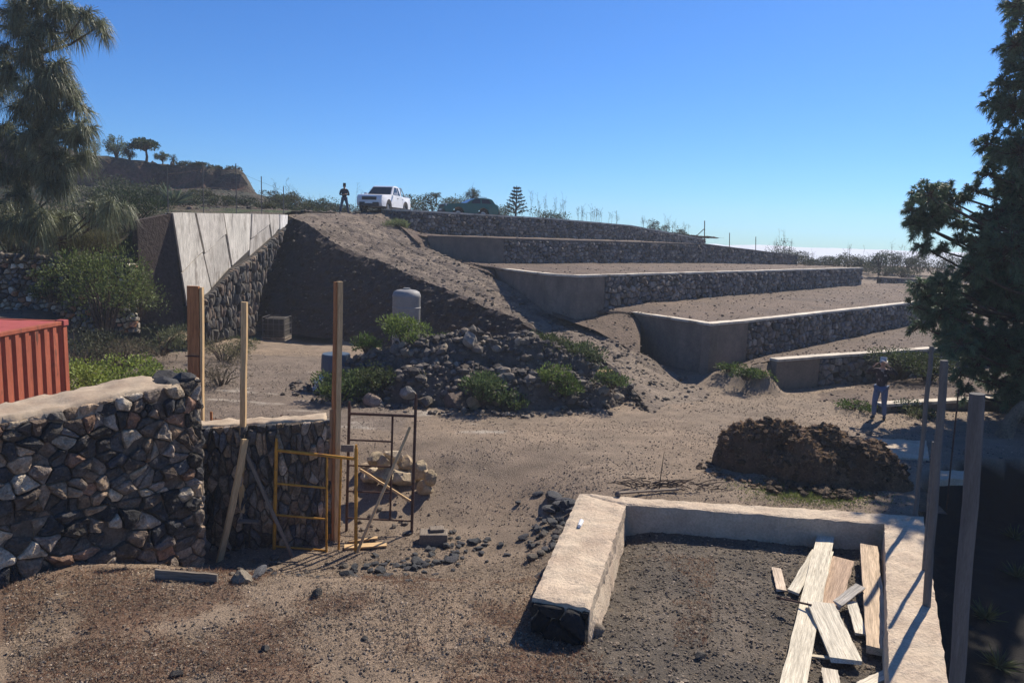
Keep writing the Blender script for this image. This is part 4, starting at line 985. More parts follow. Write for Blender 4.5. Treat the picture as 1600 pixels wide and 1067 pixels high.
# rubble mound in the middle
m0 = G(740, 655, 0)
def rc(X, Y, z): k = mn.noise(Vector((X * 1.4, Y * 1.4, 1))) * .5 + .5; return tuple(Vector((.07, .058, .048)).lerp(Vector((.15, .12, .095)), k))
mx, my = -1.2, 21.4
mbh = heap('mound', (mx + .25, my, 0), 4.25, 2.1, 1.75, M['hill'], rc, rz=-.06, n=130, amp=.25,
           lumps=((-.55, .1, .5, .62), (-.75, -.1, .4, .35), (-.3, .1, .5, .9), (-.05, .2, .5, 1.0), (.25, .25, .5, .95), (.55, .3, .45, .62), (.8, .2, .35, .38), (.1, -.35, .55, .5), (-.3, -.35, .5, .45), (.5, -.2, .5, .45)), nsc=.9, fine=3)
Vh = mbh.V[0]; top = Vh[Vh[:, 2] > .03]
pal = np.array([(.10, .088, .078), (.14, .12, .10), (.075, .066, .06), (.18, .15, .12), (.12, .095, .075), (.24, .20, .15)])
for k in range(3400):
    p = top[nr.integers(0, len(top))]; s = nr.choice([.035, .06, .10, .17], p=[.40, .34, .19, .07]) * nr.uniform(.8, 1.3)
    rock(mbh, (p[0] + nr.normal() * .05, p[1], p[2] + s * .25), s, 1, nr, tuple(pal[nr.integers(0, 6)] * nr.uniform(.7, 1.3)), 7)
for k in range(500):
    a_ = nr.uniform(0, 6.28); r_ = nr.uniform(.85, 1.25); q = (mx + 4.5 * r_ * math.cos(a_), my + 2.2 * r_ * math.sin(a_)); s = nr.uniform(.03, .11)
    if q[1] < 23: rock(mbh, (q[0], q[1], s * .2), s, 1, nr, tuple(pal[nr.integers(0, 6)] * nr.uniform(.7, 1.3)), 6)
tag(mbh.build('rubble_heap', M['stone'], origin=(mx, my, 0)), 'broad heap of grey volcanic rubble and earth in the middle of the yard', 'rubble', kind='stuff')
for (px, py, s, col, lab) in ((741, 645, .26, (.30, .22, .13), 'round tan boulder at the front foot of the rubble heap'), (712, 628, .40, (.13, .095, .075), 'big brown boulder behind the round tan boulder in the rubble heap'),
                              (638, 612, .26, (.24, .22, .19), 'pale domed boulder at the left of the rubble heap above the brown scaffold frame'), (582, 648, .3, (.28, .21, .16), 'pinkish boulder at the left foot of the rubble heap'),
                              (800, 592, .26, (.24, .21, .17), 'pale sunlit boulder half way up the rubble heap'), (735, 530, .3, (.26, .23, .19), 'pale boulder on the crest of the rubble heap'), (665, 652, .25, (.1, .085, .07), 'dark boulder left of the big brown boulder at the foot of the heap')):
    q = P(px, py, 19.6 if py > 600 else 21.3); mb = MB(); q.z = q.z if py < 600 else max(q.z, .1); rock(mb, tuple(q), s, 3, np.random.default_rng(px), col, 10, rough=.03)
    tag(mb.build('boulder', M['stone'], origin=(q.x, q.y, 0)), lab, 'boulder', kind='thing')
board('plank', 'short pale board lying on the right flank of the rubble heap', P(934, 580, 20.6), P(958, 580, 20.6), .12, .03, M['wood'], 'plank', side=(0, 1, .3))

# ------------------------------------------------------------------ container
ct = thing('shipping_container', 'faded red corrugated steel container behind the near stone wall', 'container', (-10.3, 12.2, 0))
x0, x1, y0, y1, zt = -11.6, G(105, 500, 2.6).x, 9.25, G(105, 500, 2.6).y, 2.6
mb = MB()
def corr(mb, p0, p1, z0, z1, nrm_, pitch=.28, dp=.045):
    p0 = Vector(p0); p1 = Vector(p1); L = (p1 - p0).length; u_ = (p1 - p0).normalized(); n_ = int(L / pitch); pitch = L / n_; V = []; Fc = []
    prof = [(0, 0), (.25, 0), (.38, -dp), (.75, -dp), (.88, 0)]
    pts = [(i + a) * pitch for i in range(n_) for a, b in prof] + [L]; ds = [b for i in range(n_) for a, b in prof] + [0]
    for s_, d_ in zip(pts, ds):
        q = p0 + u_ * s_ + Vector(nrm_) * d_; V += [(q.x, q.y, z0), (q.x, q.y, z1)]
    for i in range(len(pts) - 1): Fc.append((i * 2, i * 2 + 2, i * 2 + 3, i * 2 + 1))
    mb.add(V, Fc)
corr(mb, (x1 - .03, y0 + .15, 0), (x1 - .03, y1 - .12, 0), .16, zt - .09, (1, 0, 0))
mb.build('side_panel', M['red'], ct)
mb = MB(); corr(mb, (x1 - .12, y1 - .03, 0), (x0 + .12, y1 - .03, 0), .16, zt - .09, (0, 1, 0)); mb.build('end_panel', M['red'], ct)
mb = MB(); corr(mb, (x0 + .03, y1 - .12, 0), (x0 + .03, y0 + .12, 0), .16, zt - .09, (-1, 0, 0)); mb.build('side_panel', M['red'], ct)
mb = MB(); corr(mb, (x0 + .12, y0 + .03, 0), (x1 - .12, y0 + .03, 0), .16, zt - .09, (0, -1, 0)); mb.build('end_panel', M['red'], ct)
mb = MB()
for x in (x0 + .06, x1 - .06):
    for z in (.08, zt - .05): boxm(mb, (x, (y0 + y1) / 2, z), (.1, y1 - y0 - .26, .12 if z < 1 else .08), bev=.01)
for y in (y0 + .06, y1 - .06):
    for z in (.08, zt - .05): boxm(mb, ((x0 + x1) / 2, y, z), (x1 - x0 - .26, .1, .12 if z < 1 else .08), bev=.01)
mb.build('rail', M['red'], ct)
for x in (x0 + .07, x1 - .07):
    for y in (y0 + .07, y1 - .07):
        mb = MB(); boxm(mb, (x, y, zt / 2), (.13, .13, zt - .26), bev=.012); mb.build('corner_post', M['red'], ct)
        mb = MB(); boxm(mb, (x, y, zt - .05), (.18, .17, .12), bev=.015); mb.build('corner_casting', M['redtop'], ct)
        mb = MB(); boxm(mb, (x, y, .06), (.18, .17, .12), bev=.015); mb.build('corner_casting', M['redtop'], ct)
mb = MB(); slab(mb, [(x0 + .1, y0 + .1), (x1 - .1, y0 + .1), (x1 - .1, y1 - .1), (x0 + .1, y1 - .1)], zt - .1, zt - .025, 8, 60, .008, 1, edge=.0); mb.build('roof_panel', M['redtop'], ct)

# ------------------------------------------------------------------ tank, drum, crate
q = P(634, 555, 27.5); q = Vector((q.x, 27.5, 0)); tt = P(635, 452, 27.5).z
mb = MB(); k = 28; prof = [(.50, 0), (.52, .05), (.52, tt - .3), (.535, tt - .26), (.52, tt - .2), (.47, tt - .09), (.35, tt - .03), (.15, tt), (0, tt + .01)]
V = [(q.x + r * math.cos(2 * math.pi * j / k), q.y + r * math.sin(2 * math.pi * j / k), z) for r, z in prof for j in range(k)]
mb.add(V, [(i * k + j, i * k + (j + 1) % k, (i + 1) * k + (j + 1) % k, (i + 1) * k + j) for i in range(len(prof) - 1) for j in range(k)])
tk = thing('water_tank', 'tall grey domed plastic water tank standing behind the rubble heap against the dark bank', 'tank', tuple(q)); mb.build('tank_body', M['tank'], tk, smooth=True)
mb = MB(); tube(mb, [q + Vector((0, 0, tt)), q + Vector((0, 0, tt + .05))], .13, 16); mb.build('lid', M['tank'], tk)
for z in (.7, 1.3, 1.9):
    mb = MB(); V = [(q.x + r * math.cos(2 * math.pi * j / k), q.y + r * math.sin(2 * math.pi * j / k), z + dz) for r, dz in ((.52, -.03), (.535, -.01), (.535, .01), (.52, .03)) for j in range(k)]
    mb.add(V, [(i * k + j, i * k + (j + 1) % k, (i + 1) * k + (j + 1) % k, (i + 1) * k + j) for i in range(3) for j in range(k)]); mb.build('rib', M['tank'], tk)
q = P(525, 585, 21.8); q.z = 0
dr = thing('drum', 'dark blue grey plastic drum partly hidden behind the tallest timber post', 'drum', tuple(q))
mb = MB(); tube(mb, [q, q + Vector((0, 0, .08)), q + Vector((0, 0, .5)), q + Vector((0, 0, .53)), q + Vector((0, 0, .95)), q + Vector((0, 0, 1.0))], [.40, .42, .42, .44, .42, .40], 20); mb.build('drum_body', M['blue'], dr)
mb = MB(); V = []
q = P(503, 582, 21.4); q.z = 0; mbx = heap('sheet', (q.x, q.y, 0), .35, .3, .42, M['sheet'], lambda a, b, c: (1, 1, 1), n=24, amp=.10, lumps=((0, 0, .8, 1), (.5, .2, .5, .7)), nsc=3, fine=4)
tag(mbx.build('plastic_sheet', M['sheet'], origin=tuple(q)), 'crumpled white plastic sheet lying beside the dark drum', 'sheet', kind='thing')
q = P(433, 528, 31.0); q.z = 0
ib = thing('crate_tank', 'faint grey caged crate standing in the shade at the foot of the dark bank', 'crate', tuple(q))
mb = MB(); boxm(mb, (q.x, q.y, .56), (.84, .84, .76), bev=.06); mb.build('liner', M['mortar'], ib)
mb = MB()
for z in (.2, .45, .7, .98):
    for s_ in (-1, 1): tube(mb, [(q.x - .46, q.y + s_ * .46, z), (q.x + .46, q.y + s_ * .46, z)], .012, 5); tube(mb, [(q.x + s_ * .46, q.y - .46, z), (q.x + s_ * .46, q.y + .46, z)], .012, 5)
for i in range(5):
    for s_ in (-1, 1): tube(mb, [(q.x - .46 + .23 * i, q.y + s_ * .46, .15), (q.x - .46 + .23 * i, q.y + s_ * .46, .98)], .012, 5)
mb.build('cage', M['pole'], ib)
mb = MB(); boxm(mb, (q.x, q.y, .03), (.95, .95, .05)); boxm(mb, (q.x, q.y, .12), (.95, .95, .05)); boxm(mb, (q.x, q.y, .075), (.2, .95, .06)); mb.build('pallet', M['greywood'], ib)
# ------------------------------------------------------------------ vehicles
def prism(mb, prof, y0, y1, mi=0, bev=.0, taper=None):
    """side profile [(x,z)] drawn out across the width; taper(x,z,side)->y"""
    bm = bmesh.new(); f0 = [bm.verts.new((x, taper(x, z, -1) if taper else y0, z)) for x, z in prof]; f1 = [bm.verts.new((x, taper(x, z, 1) if taper else y1, z)) for x, z in prof]
    k = len(prof); bm.faces.new(f0); bm.faces.new(f1[::-1])
    for i in range(k): bm.faces.new((f0[i], f1[i], f1[(i + 1) % k], f0[(i + 1) % k]))
    bmesh.ops.recalc_face_normals(bm, faces=bm.faces[:])
    if bev: bmesh.ops.bevel(bm, geom=[e for e in bm.edges], offset=bev, segments=2, affect='EDGES', clamp_overlap=True)
    bmesh.ops.triangulate(bm, faces=[f for f in bm.faces if len(f.verts) > 4])
    bm.verts.index_update(); mb.add([tuple(v.co) for v in bm.verts], [tuple(v.index for v in f.verts) for f in bm.faces], (1, 1, 1), mi); bm.free()
def quad(mb, pts, th=.012):
    p = [Vector(a) for a in pts]; n_ = (p[1] - p[0]).cross(p[2] - p[0]).normalized() * th; k = len(p)
    mb.add([tuple(a + n_) for a in p] + [tuple(a) for a in p], [tuple(range(k)), tuple(range(2 * k - 1, k - 1, -1))] + [(i, i + k, (i + 1) % k + k, (i + 1) % k) for i in range(k)])
def arch(cx, r, n=9, z=.38):
    return [(cx + r * math.cos(math.pi * i / n), z + r * math.sin(math.pi * i / n)) for i in range(n + 1)]
def vehicle(name, label, cat, loc, rz, paint, L=5.2, Wd=1.84, H=1.78, bed=True, hood=1.12, wr=.40):
    t = thing(name, label, cat, loc, rz=rz, local=True)          # front is +x
    h = L / 2; fw, rw = h - .95, -h + 1.15; W2 = Wd / 2; bz = .42
    prof = [(h - .10, bz)] + [(h, .62), (h, .85), (h - .06, 1.0)] + [(h - .15, hood - .03), (h - 1.35, hood + .07)]
    if bed: prof += [(-.62, hood + .03), (-h + .02, hood + .03), (-h, .6), (-h + .08, bz)]
    else: prof += [(-h + .5, hood + .1), (-h + .06, hood + .02), (-h, .6), (-h + .08, bz)]
    prof += [(rw - wr - .08, bz)] + arch(rw, wr + .07, z=.42)[::-1] + [(rw + wr + .08, bz), (fw - wr - .08, bz)] + arch(fw, wr + .07, z=.42)[::-1] + [(fw + wr + .08, bz)]
    mb = MB(); prism(mb, prof, -W2, W2, taper=lambda x, z, s: s * (W2 - .05 * ss(.9, 1.2, z) - .10 * ss(h - .5, h, abs(x)))); mb.build('body', paint, t)
    ce = -.72 if bed else -h + .35
    cabp = [(h - 1.45, hood + .0), (h - 2.15, H - .04), (h - 2.4, H), (ce + .35, H), (ce + .1, H - .06), (ce, hood)]
    if not bed: cabp = [(h - 1.45, hood), (h - 2.2, H - .04), (h - 2.5, H), (ce + .35, H - .02), (ce + .1, H - .1), (ce - .15, hood)]
    tp = lambda x, z, s: s * (W2 - .06 - .17 * max(0, (z - hood)) / (H - hood))
    mb = MB(); prism(mb, cabp, 0, 0, taper=tp, bev=.03); mb.build('cab', paint, t)
    def Y(z, s): return s * (W2 - .06 - .17 * (z - hood) / (H - hood)) 
    # windscreen, rear screen
    zl, zh = hood + .08, H - .1
    fx = lambda z: h - 1.45 - .70 * (z - hood) / (H - .04 - hood) + .012
    mb = MB(); quad(mb, [(fx(zl), Y(zl, -1) + .08, zl), (fx(zl), Y(zl, 1) - .08, zl), (fx(zh), Y(zh, 1) - .08, zh), (fx(zh), Y(zh, -1) + .08, zh)]); mb.build('windscreen', M['glass'], t)
    for s in (-1, 1):
        for (a, b, c, d) in (((h - 1.72), (h - 2.55), (h - 2.55), (h - 2.22)), ((h - 2.65), ce + .2, ce + .38, (h - 2.65))):
            pts = [(a, Y(zl, s), zl), (b, Y(zl, s), zl), (c, Y(zh, s), zh), (d, Y(zh, s), zh)]
            pts = [(x, y + s * .006, z) for x, y, z in pts]; mb = MB(); quad(mb, pts if s > 0 else pts[::-1], .010); mb.build('side_window', M['glass'], t)
        for xw, nm in ((fw, 'wheel'), (rw, 'wheel')):
            wl = thing('wheel', None, None, (xw, s * (W2 - .13), wr), local=True); wl.parent = t
            for kk in ('kind',):
                if kk in wl: del wl[kk]
            mb = MB(); n_ = 24; pr = [(.22, -.1), (wr - .03, -.12), (wr, -.08), (wr, .08), (wr - .03, .12), (.22, .1)]
            V = [(r * math.cos(2 * math.pi * j / n_), y, r * math.sin(2 * math.pi * j / n_)) for r, y in pr for j in range(n_)]
            mb.add(V, [(i * n_ + j, i * n_ + (j + 1) % n_, ((i + 1) % 6) * n_ + (j + 1) % n_, ((i + 1) % 6) * n_ + j) for i in range(6) for j in range(n_)]); mb.build('tyre', M['tyre'], wl)
            mb = MB(); tube(mb, [(0, -.07, 0), (0, .07, 0)], .05, 10)
            for q in range(6): a_ = q * math.pi / 3; boxm(mb, (.13 * math.cos(a_), s * .05, .13 * math.sin(a_)), (.2, .03, .05), ax=(Vector((math.cos(a_), 0, math.sin(a_))), Vector((0, 1, 0)), Vector((-math.sin(a_), 0, math.cos(a_)))))
            tube(mb, [(0, s * .02, 0), (0, s * .045, 0)], .225, 20); mb.build('rim', M['chrome'], wl)
        mb = MB(); boxm(mb, (h - .16, s * (W2 - .26), .92), (.2, .34, .17), bev=.03); mb.build('headlight', M['lamp'], t)
        mb = MB(); boxm(mb, (h - 1.75, s * (W2 + .1), hood + .12), (.1, .2, .16), bev=.03); mb.build('mirror', paint, t)
        for dx in (h - 2.45, h - 3.3):
            mb = MB(); boxm(mb, (dx, s * (W2 - .03), hood - .12), (.16, .03, .03)); mb.build('door_handle', M['black'], t)
        mb = MB(); boxm(mb, (-.15, s * (W2 - .04), .40), (L - 2.9 if L - 2.9 > 1 else 1.4, .12, .06), bev=.01); mb.build('side_step', M['black'], t)
    mb = MB(); boxm(mb, (h - .02, 0, .88), (.09, .95, .2), bev=.02); mb.build('grille', M['black'], t)
    mb = MB(); boxm(mb, (h + .0, 0, .52), (.14, 1.25, .26), bev=.03); mb.build('lower_intake', M['black'], t)
    mb = MB(); boxm(mb, (h + .075, 0, .62), (.02, .5, .11)); mb.build('number_plate', M['white'], t)
    mb = MB(); boxm(mb, (-h - .03, 0, .55), (.14, Wd - .25, .18), bev=.03); mb.build('rear_bumper', M['black'], t)
    if bed:
        mb = MB(); boxm(mb, ((-h - .72) / 2 + .0, 0, hood + .045), (h - .72 - .15, Wd - .35, .012)); mb.build('bed_floor', M['black'], t)
        mb = MB()
        for s in (-1, 1): tube(mb, [(-.8, s * .74, hood + .03), (-.95, s * .70, H - .08), (-1.55, s * .72, hood + .10), (-2.3, s * .74, hood + .05)], .03, 8)
        tube(mb, [(-.95, -.70, H - .08), (-.95, .70, H - .08)], .03, 8); mb.build('roll_bar', M['chrome'], t)
    else:
        mb = MB()
        for s in (-1, 1): tube(mb, [(h - 2.6, s * .6, H + .05), (ce + .5, s * .6, H + .04)], .02, 6)
        mb.build('roof_rail', M['black'], t)
    return t
q = P(592, 327, 47.5)
vehicle('pickup_truck', 'white double cab pickup truck parked at the top of the earth ramp', 'pickup truck', (q.x + .2, q.y + 1.0, Hh(-9.5, 50) + .02), R(-90 - 13), M['white'], L=4.9)
q = P(732, 330, 52.0)
vehicle('parked_car', 'dark green car parked behind the topmost terrace wall, right of the white pickup', 'car', (q.x, q.y, P(732, 334, 52).z - .42), R(180 + 22), M['teal'], L=3.9, Wd=1.74, H=1.5, bed=False, hood=1.02, wr=.34)

# ------------------------------------------------------------------ people
def skin(name, J, E, root, m, parent, sub=1):
    me = bpy.data.meshes.new(name); names = list(J); me.from_pydata([J[k][0] for k in names], [(names.index(a), names.index(b)) for a, b in E], [])
    o = bpy.data.objects.new(name, me); COL.objects.link(o)
    md = o.modifiers.new('Skin', 'SKIN'); md.use_smooth_shade = True
    for i, k in enumerate(names):
        sv = me.skin_vertices[0].data[i]; r = J[k][1]; sv.radius = r if isinstance(r, tuple) else (r, r); sv.use_root = (k == root)
    if sub: s_ = o.modifiers.new('Sub', 'SUBSURF'); s_.levels = s_.render_levels = sub
    dg = bpy.context.evaluated_depsgraph_get(); me2 = bpy.data.meshes.new_from_object(o.evaluated_get(dg)); bpy.data.objects.remove(o)
    me2.materials.clear(); me2.materials.append(m); o = bpy.data.objects.new(name, me2); COL.objects.link(o)
    if parent is not None: o.parent = parent
    return o
def person(label, loc, rz, arms, legs, shirt, trousers, hair, cap=None, lean=0.0, scale=1.0, shoes=None):
    """faces -y; arms: per side (elbow, wrist, finger direction); legs: per side (knee, ankle)"""
    J = {'pelvis': ((0, 0, .95), (.13, .10)), 'belly': ((0, -.01 + lean * .3, 1.10), (.125, .09)), 'chest': ((0, lean * .6, 1.30), (.155, .105)), 'collar': ((0, lean * .8, 1.43), (.10, .07)),
         'neck': ((0, lean - .01, 1.50), .052), 'jaw': ((0, lean - .025, 1.56), (.062, .07)), 'skull': ((0, lean - .015, 1.65), (.075, .092)), 'crown': ((0, lean - .005, 1.715), (.055, .065))}
    E = [('pelvis', 'belly'), ('belly', 'chest'), ('chest', 'collar'), ('collar', 'neck'), ('neck', 'jaw'), ('jaw', 'skull'), ('skull', 'crown')]
    for s, sd in ((-1, 'R'), (1, 'L')):
        el_, wr_, fd = arms[0 if s < 0 else 1]; fd = Vector(fd).normalized()
        sh = Vector((s * .18, lean * .75, 1.40)); J['sh' + sd] = (tuple(sh), .058); J['el' + sd] = (el_, .040); J['wr' + sd] = (wr_, .026)
        palm = Vector(wr_) + fd * .055; J['pa' + sd] = (tuple(palm), (.034, .018)); E += [('collar', 'sh' + sd), ('sh' + sd, 'el' + sd), ('el' + sd, 'wr' + sd), ('wr' + sd, 'pa' + sd)]
        sx = Vector((0, 0, 1)).cross(fd); sx = (sx if sx.length > .1 else Vector((1, 0, 0))).normalized(); up = fd.cross(sx)
        for f, (o_, ln) in enumerate(((-.030, .060), (-.010, .072), (.011, .068), (.030, .052))):
            b_ = palm + sx * o_ + fd * .03; J[f'f{f}a{sd}'] = (tuple(b_), .010); J[f'f{f}b{sd}'] = (tuple(b_ + fd * ln * .55 - up * .006), .009); J[f'f{f}c{sd}'] = (tuple(b_ + fd * ln * .9 - up * .025), .0075)
            E += [('pa' + sd, f'f{f}a{sd}'), (f'f{f}a{sd}', f'f{f}b{sd}'), (f'f{f}b{sd}', f'f{f}c{sd}')]
        b_ = palm - fd * .02 - sx * .03; J['ta' + sd] = (tuple(b_), .011); J['tb' + sd] = (tuple(b_ - sx * .03 + fd * .035), .009); E += [('pa' + sd, 'ta' + sd), ('ta' + sd, 'tb' + sd)]
        kn, an = legs[0 if s < 0 else 1]; J['hip' + sd] = ((s * .09, 0, .90), .088); J['kn' + sd] = (kn, .058); J['an' + sd] = (an, .042)
        J['toe' + sd] = ((an[0] + s * .03, an[1] - .15, .045), .035); E += [('pelvis', 'hip' + sd), ('hip' + sd, 'kn' + sd), ('kn' + sd, 'an' + sd), ('an' + sd, 'toe' + sd)]
    J['nose'] = ((0, lean - .115, 1.625), .012); E.append(('skull', 'nose'))
    t = thing('person', label, 'person', loc, rz=rz, local=True); t.scale = (scale,) * 3
    skin('body', J, E, 'pelvis', M['skin'], t)
    g = lambda ks, f=1.16, a=.012: {k: (J[k][0], tuple(x * f + a for x in (J[k][1] if isinstance(J[k][1], tuple) else (J[k][1],) * 2))) for k in ks}
    def sub(a, b, f): return tuple(Vector(J[a][0]).lerp(Vector(J[b][0]), f))
    K = ['pelvis', 'belly', 'chest', 'collar', 'shR', 'shL', 'elR', 'elL']; Js = g(K, 1.08, .014); Js['wR'] = (sub('elR', 'wrR', .8), .042); Js['wL'] = (sub('elL', 'wrL', .8), .042); Js['hem'] = ((0, 0, .86), (.16, .12))
    skin('shirt', Js, [('pelvis', 'hem'), ('pelvis', 'belly'), ('belly', 'chest'), ('chest', 'collar'), ('collar', 'shR'), ('collar', 'shL'), ('shR', 'elR'), ('shL', 'elL'), ('elR', 'wR'), ('elL', 'wL')], 'chest', shirt, t)
    K = ['pelvis', 'hipR', 'hipL', 'knR', 'knL', 'anR', 'anL']; Jt = g(K, 1.1, .014)
    skin('trousers', Jt, [('pelvis', 'hipR'), ('pelvis', 'hipL'), ('hipR', 'knR'), ('hipL', 'knL'), ('knR', 'anR'), ('knL', 'anL')], 'pelvis', trousers, t)
    for sd in 'RL':
        a = J['an' + sd][0]; tt_ = J['toe' + sd][0]
        skin('shoe', {'h': ((a[0], a[1] + .05, .05), .045), 'm': ((a[0], a[1] - .03, .05), .05), 't': ((tt_[0], tt_[1] - .03, .042), .045), 'a': ((a[0], a[1], .10), .05)}, [('h', 'm'), ('m', 't'), ('m', 'a')], 'm', M['black'], t)
    skin('cap' if cap else 'hair', {'b': ((0, lean + .05, 1.64), (.07, .06)), 't': ((0, lean + .01, 1.70), (.085, .088)), 'f': ((0, lean - .06, 1.725), (.06, .03))} | ({'v': ((0, lean - .17, 1.70), (.06, .012))} if cap else {}), [('b', 't'), ('t', 'f')] + ([('f', 'v')] if cap else []), 't', cap or hair, t)
    for s in (-1, 1):
        mb = MB(); V, Fc = ico(2); mb.add(V * .013 + np.array([s * .032, lean - .098, 1.655]), Fc); mb.build('eye', M['black'], t, smooth=True)
        mb = MB(); V, Fc = ico(2); mb.add(V * np.array([.01, .022, .034]) + np.array([s * .082, lean - .01, 1.63]), Fc); mb.build('ear', M['skin'], t, smooth=True)
    mb = MB(); boxm(mb, (0, lean - .098, 1.575), (.045, .012, .01), bev=.003); mb.build('mouth', flat('lip', (.3, .13, .11), .6), t)
    return t
q = G(1372, 655, 0)
person('person in blue jeans and dark patterned shirt, arms raised, before the lowest retaining wall', (q.x, q.y, 0), R(-38),
       [((-.40, -.12, 1.30), (-.17, -.25, 1.58), (.6, .1, .5)), ((.38, -.14, 1.36), (.14, -.24, 1.62), (-.6, .1, .5))],
       [((-.13, -.04, .50), (-.13, .02, .09)), ((.10, .04, .50), (.13, .10, .09))], M['shirtd'], M['jeans'], M['hairb'], cap=M['cap'], lean=-.05, scale=.97)
q = P(538, 330, 45.5)
person('person in dark clothes standing with legs apart left of the white pickup truck', (q.x, q.y, Hh(-10, 46) - .08), R(15),
       [((-.27, -.05, 1.12), (-.10, -.20, 1.12), (.8, 0, .1)), ((.27, -.05, 1.12), (.08, -.22, 1.16), (-.8, 0, .1))],
       [((-.17, -.02, .50), (-.24, .0, .09)), ((.17, -.02, .50), (.24, .0, .09))], M['navy'], M['slate'], M['hairb'], scale=1.02)

# ------------------------------------------------------------------ plants
def bush(name, label, c, r, h, n, ll=.06, lw=.02, col=(.06, .09, .03), cat='bush', group=None, stems=10, up=.5, stemcol=None, seed=0, clumps=9, dry=0.0, leaf=None):
    """rounded shrub of leaf clumps on stems; c is its foot"""
    c = Vector(c); t = thing(name, label, cat, tuple(c), group)
    rg = np.random.default_rng(seed + 11); ms_ = MB(); B = []; Dd = []
    for k in range(clumps):
        a = rg.uniform(0, 6.28); rr = r * math.sqrt(rg.uniform(0, 1)) * .8; z = h * rg.uniform(.25, .95) * (1 - .35 * (rr / r) ** 2); p = c + Vector((rr * math.cos(a), rr * math.sin(a), z))
        tube(ms_, [c + Vector((rr * .2 * math.cos(a), rr * .2 * math.sin(a), -.05)), c.lerp(p, .5) + Vector((0, 0, .05)), p], [.018 + r * .012, .012 + r * .006, .005], 5)
        m_ = n // clumps; sp = rg.normal(size=(m_, 3)); sp /= np.linalg.norm(sp, axis=1, keepdims=True); rad = rg.uniform(.1, 1, (m_, 1)) ** .5; cr_ = np.array([r * .38, r * .38, h * .24]) * rg.uniform(.7, 1.3)
        B.append(np.array(p) + sp * rad * cr_); d = sp + np.array([0, 0, up]); Dd.append(d + rg.normal(size=d.shape) * .4)
    B = np.concatenate(B); Dd = np.concatenate(Dd); B[:, 2] = np.maximum(B[:, 2], c.z + .02)
    ml = MB(); cc = np.tile(np.array(col), (len(B), 1)); cc *= rg.choice([.75, 1.0, 1.35], size=(len(B), 1))
    leaves(ml, B, Dd, ll, lw, cc); ms_.build('stems', M['bark'], t); ml.build('foliage', leaf or M['leaf'], t)
    return t
def stalks(name, label, c, r, h, n, col=(.2, .16, .1), cat='weed', group=None, seed=0, umb=True):
    c = Vector(c); rg = random.Random(seed); mb = MB()
    for k in range(n):
        a = rg.uniform(0, 6.28); p = c + Vector((r * rg.uniform(0, 1) * math.cos(a), r * rg.uniform(0, 1) * math.sin(a), -.1)); hh = h * rg.uniform(.4, .9); tp_ = p + Vector((rg.uniform(-.12, .12) * hh, rg.uniform(-.1, .1) * hh, hh))
        tube(mb, [p, p.lerp(tp_, .5) + Vector((rg.uniform(-.04, .04), 0, 0)), tp_], [.010, .007, .004], 4, col)
        for j in range(6):
            f = rg.uniform(.45, 1); q_ = p.lerp(tp_, f); e_ = q_ + Vector((rg.uniform(-.2, .2), rg.uniform(-.2, .2), rg.uniform(.08, .28))); tube(mb, [q_, e_], [.007, .004], 3, col)
            if umb:
                for _ in range(4): tube(mb, [e_, e_ + Vector((rg.uniform(-.06, .06), rg.uniform(-.06, .06), rg.uniform(0, .05)))], [.006, .004], 3, col)
    return tag(mb.build(name, M['dry'], origin=tuple(c)), label, cat, group, 'thing')
GR = (.075, .115, .03); OL = (.085, .10, .045); DK = (.035, .055, .028)
def gp(px, py, d, dz=0): q = P(px, py, d); q.z += dz; return q
# left bank vegetation
def gz(px, py, d): q = P(px, py, d); return Vector((q.x, q.y, 0))
bush('shrub', 'tall loose olive shrub climbing over the dry stone wall', gp(165, 512, 23.6), 1.6, 2.5, 5200, .10, .022, (.115, .145, .045), seed=1, clumps=26, up=1.0)
bush('shrub', 'smaller olive shrub at the right end of the dry stone wall', gp(218, 492, 24.4), .8, 1.7, 2200, .09, .02, (.11, .13, .05), seed=2, clumps=12, up=1.0)
bush('shrub', 'bright green low shrub right behind the red container corner', Vector((P(150, 590, 17.5).x, 17.5, .15)), 1.15, 1.25, 4200, .07, .022, (.20, .25, .05), seed=3, clumps=20)
bush('shrub', 'bright green low shrub behind the middle of the near wall top', Vector((P(200, 590, 18.3).x, 18.3, .1)), .9, 1.15, 3000, .07, .022, (.18, .225, .05), seed=4, clumps=16)
bush('shrub', 'yellowish green low shrub left of the broad orange timber post', Vector((P(265, 580, 19).x, 19, .1)), .8, .9, 2200, .07, .02, (.16, .19, .06), seed=5, clumps=14)
bush('shrub', 'dry grey brush on the slope above the bright green shrubs', gz(190, 540, 20.5) + Vector((0, 0, .6)), 1.5, .8, 2000, .12, .008, (.12, .10, .07), seed=6, clumps=22, leaf=M['dry'])
bush('shrub', 'dry grey brush beside the foot of the rough boulder footing', gz(350, 545, 25.5), 1.1, .8, 1600, .12, .01, (.11, .10, .06), seed=7, clumps=16, leaf=M['dry'])
bush('shrub', 'small green weed clump at the right foot of the rough boulder footing', gz(375, 530, 27), .7, .6, 900, .10, .014, (.09, .11, .04), seed=8, clumps=10)
bush('shrub', 'olive brush at the foot of the shaded return wall', gz(250, 520, 24.8) + Vector((0, 0, .3)), 1.2, 1.0, 2200, .11, .012, (.10, .11, .055), seed=12, clumps=18)
bush('shrub', 'green creeper hanging over the left part of the dry stone wall', gp(80, 470, 24.7), 1.0, 1.1, 1800, .09, .02, (.09, .12, .04), seed=13, clumps=14)
bush('shrub', 'dark scrub filling the slope between the red container and the dry stone wall', gz(120, 560, 20) + Vector((0, 0, .5)), 1.3, 1.3, 2400, .10, .012, (.06, .065, .035), seed=9, clumps=20)
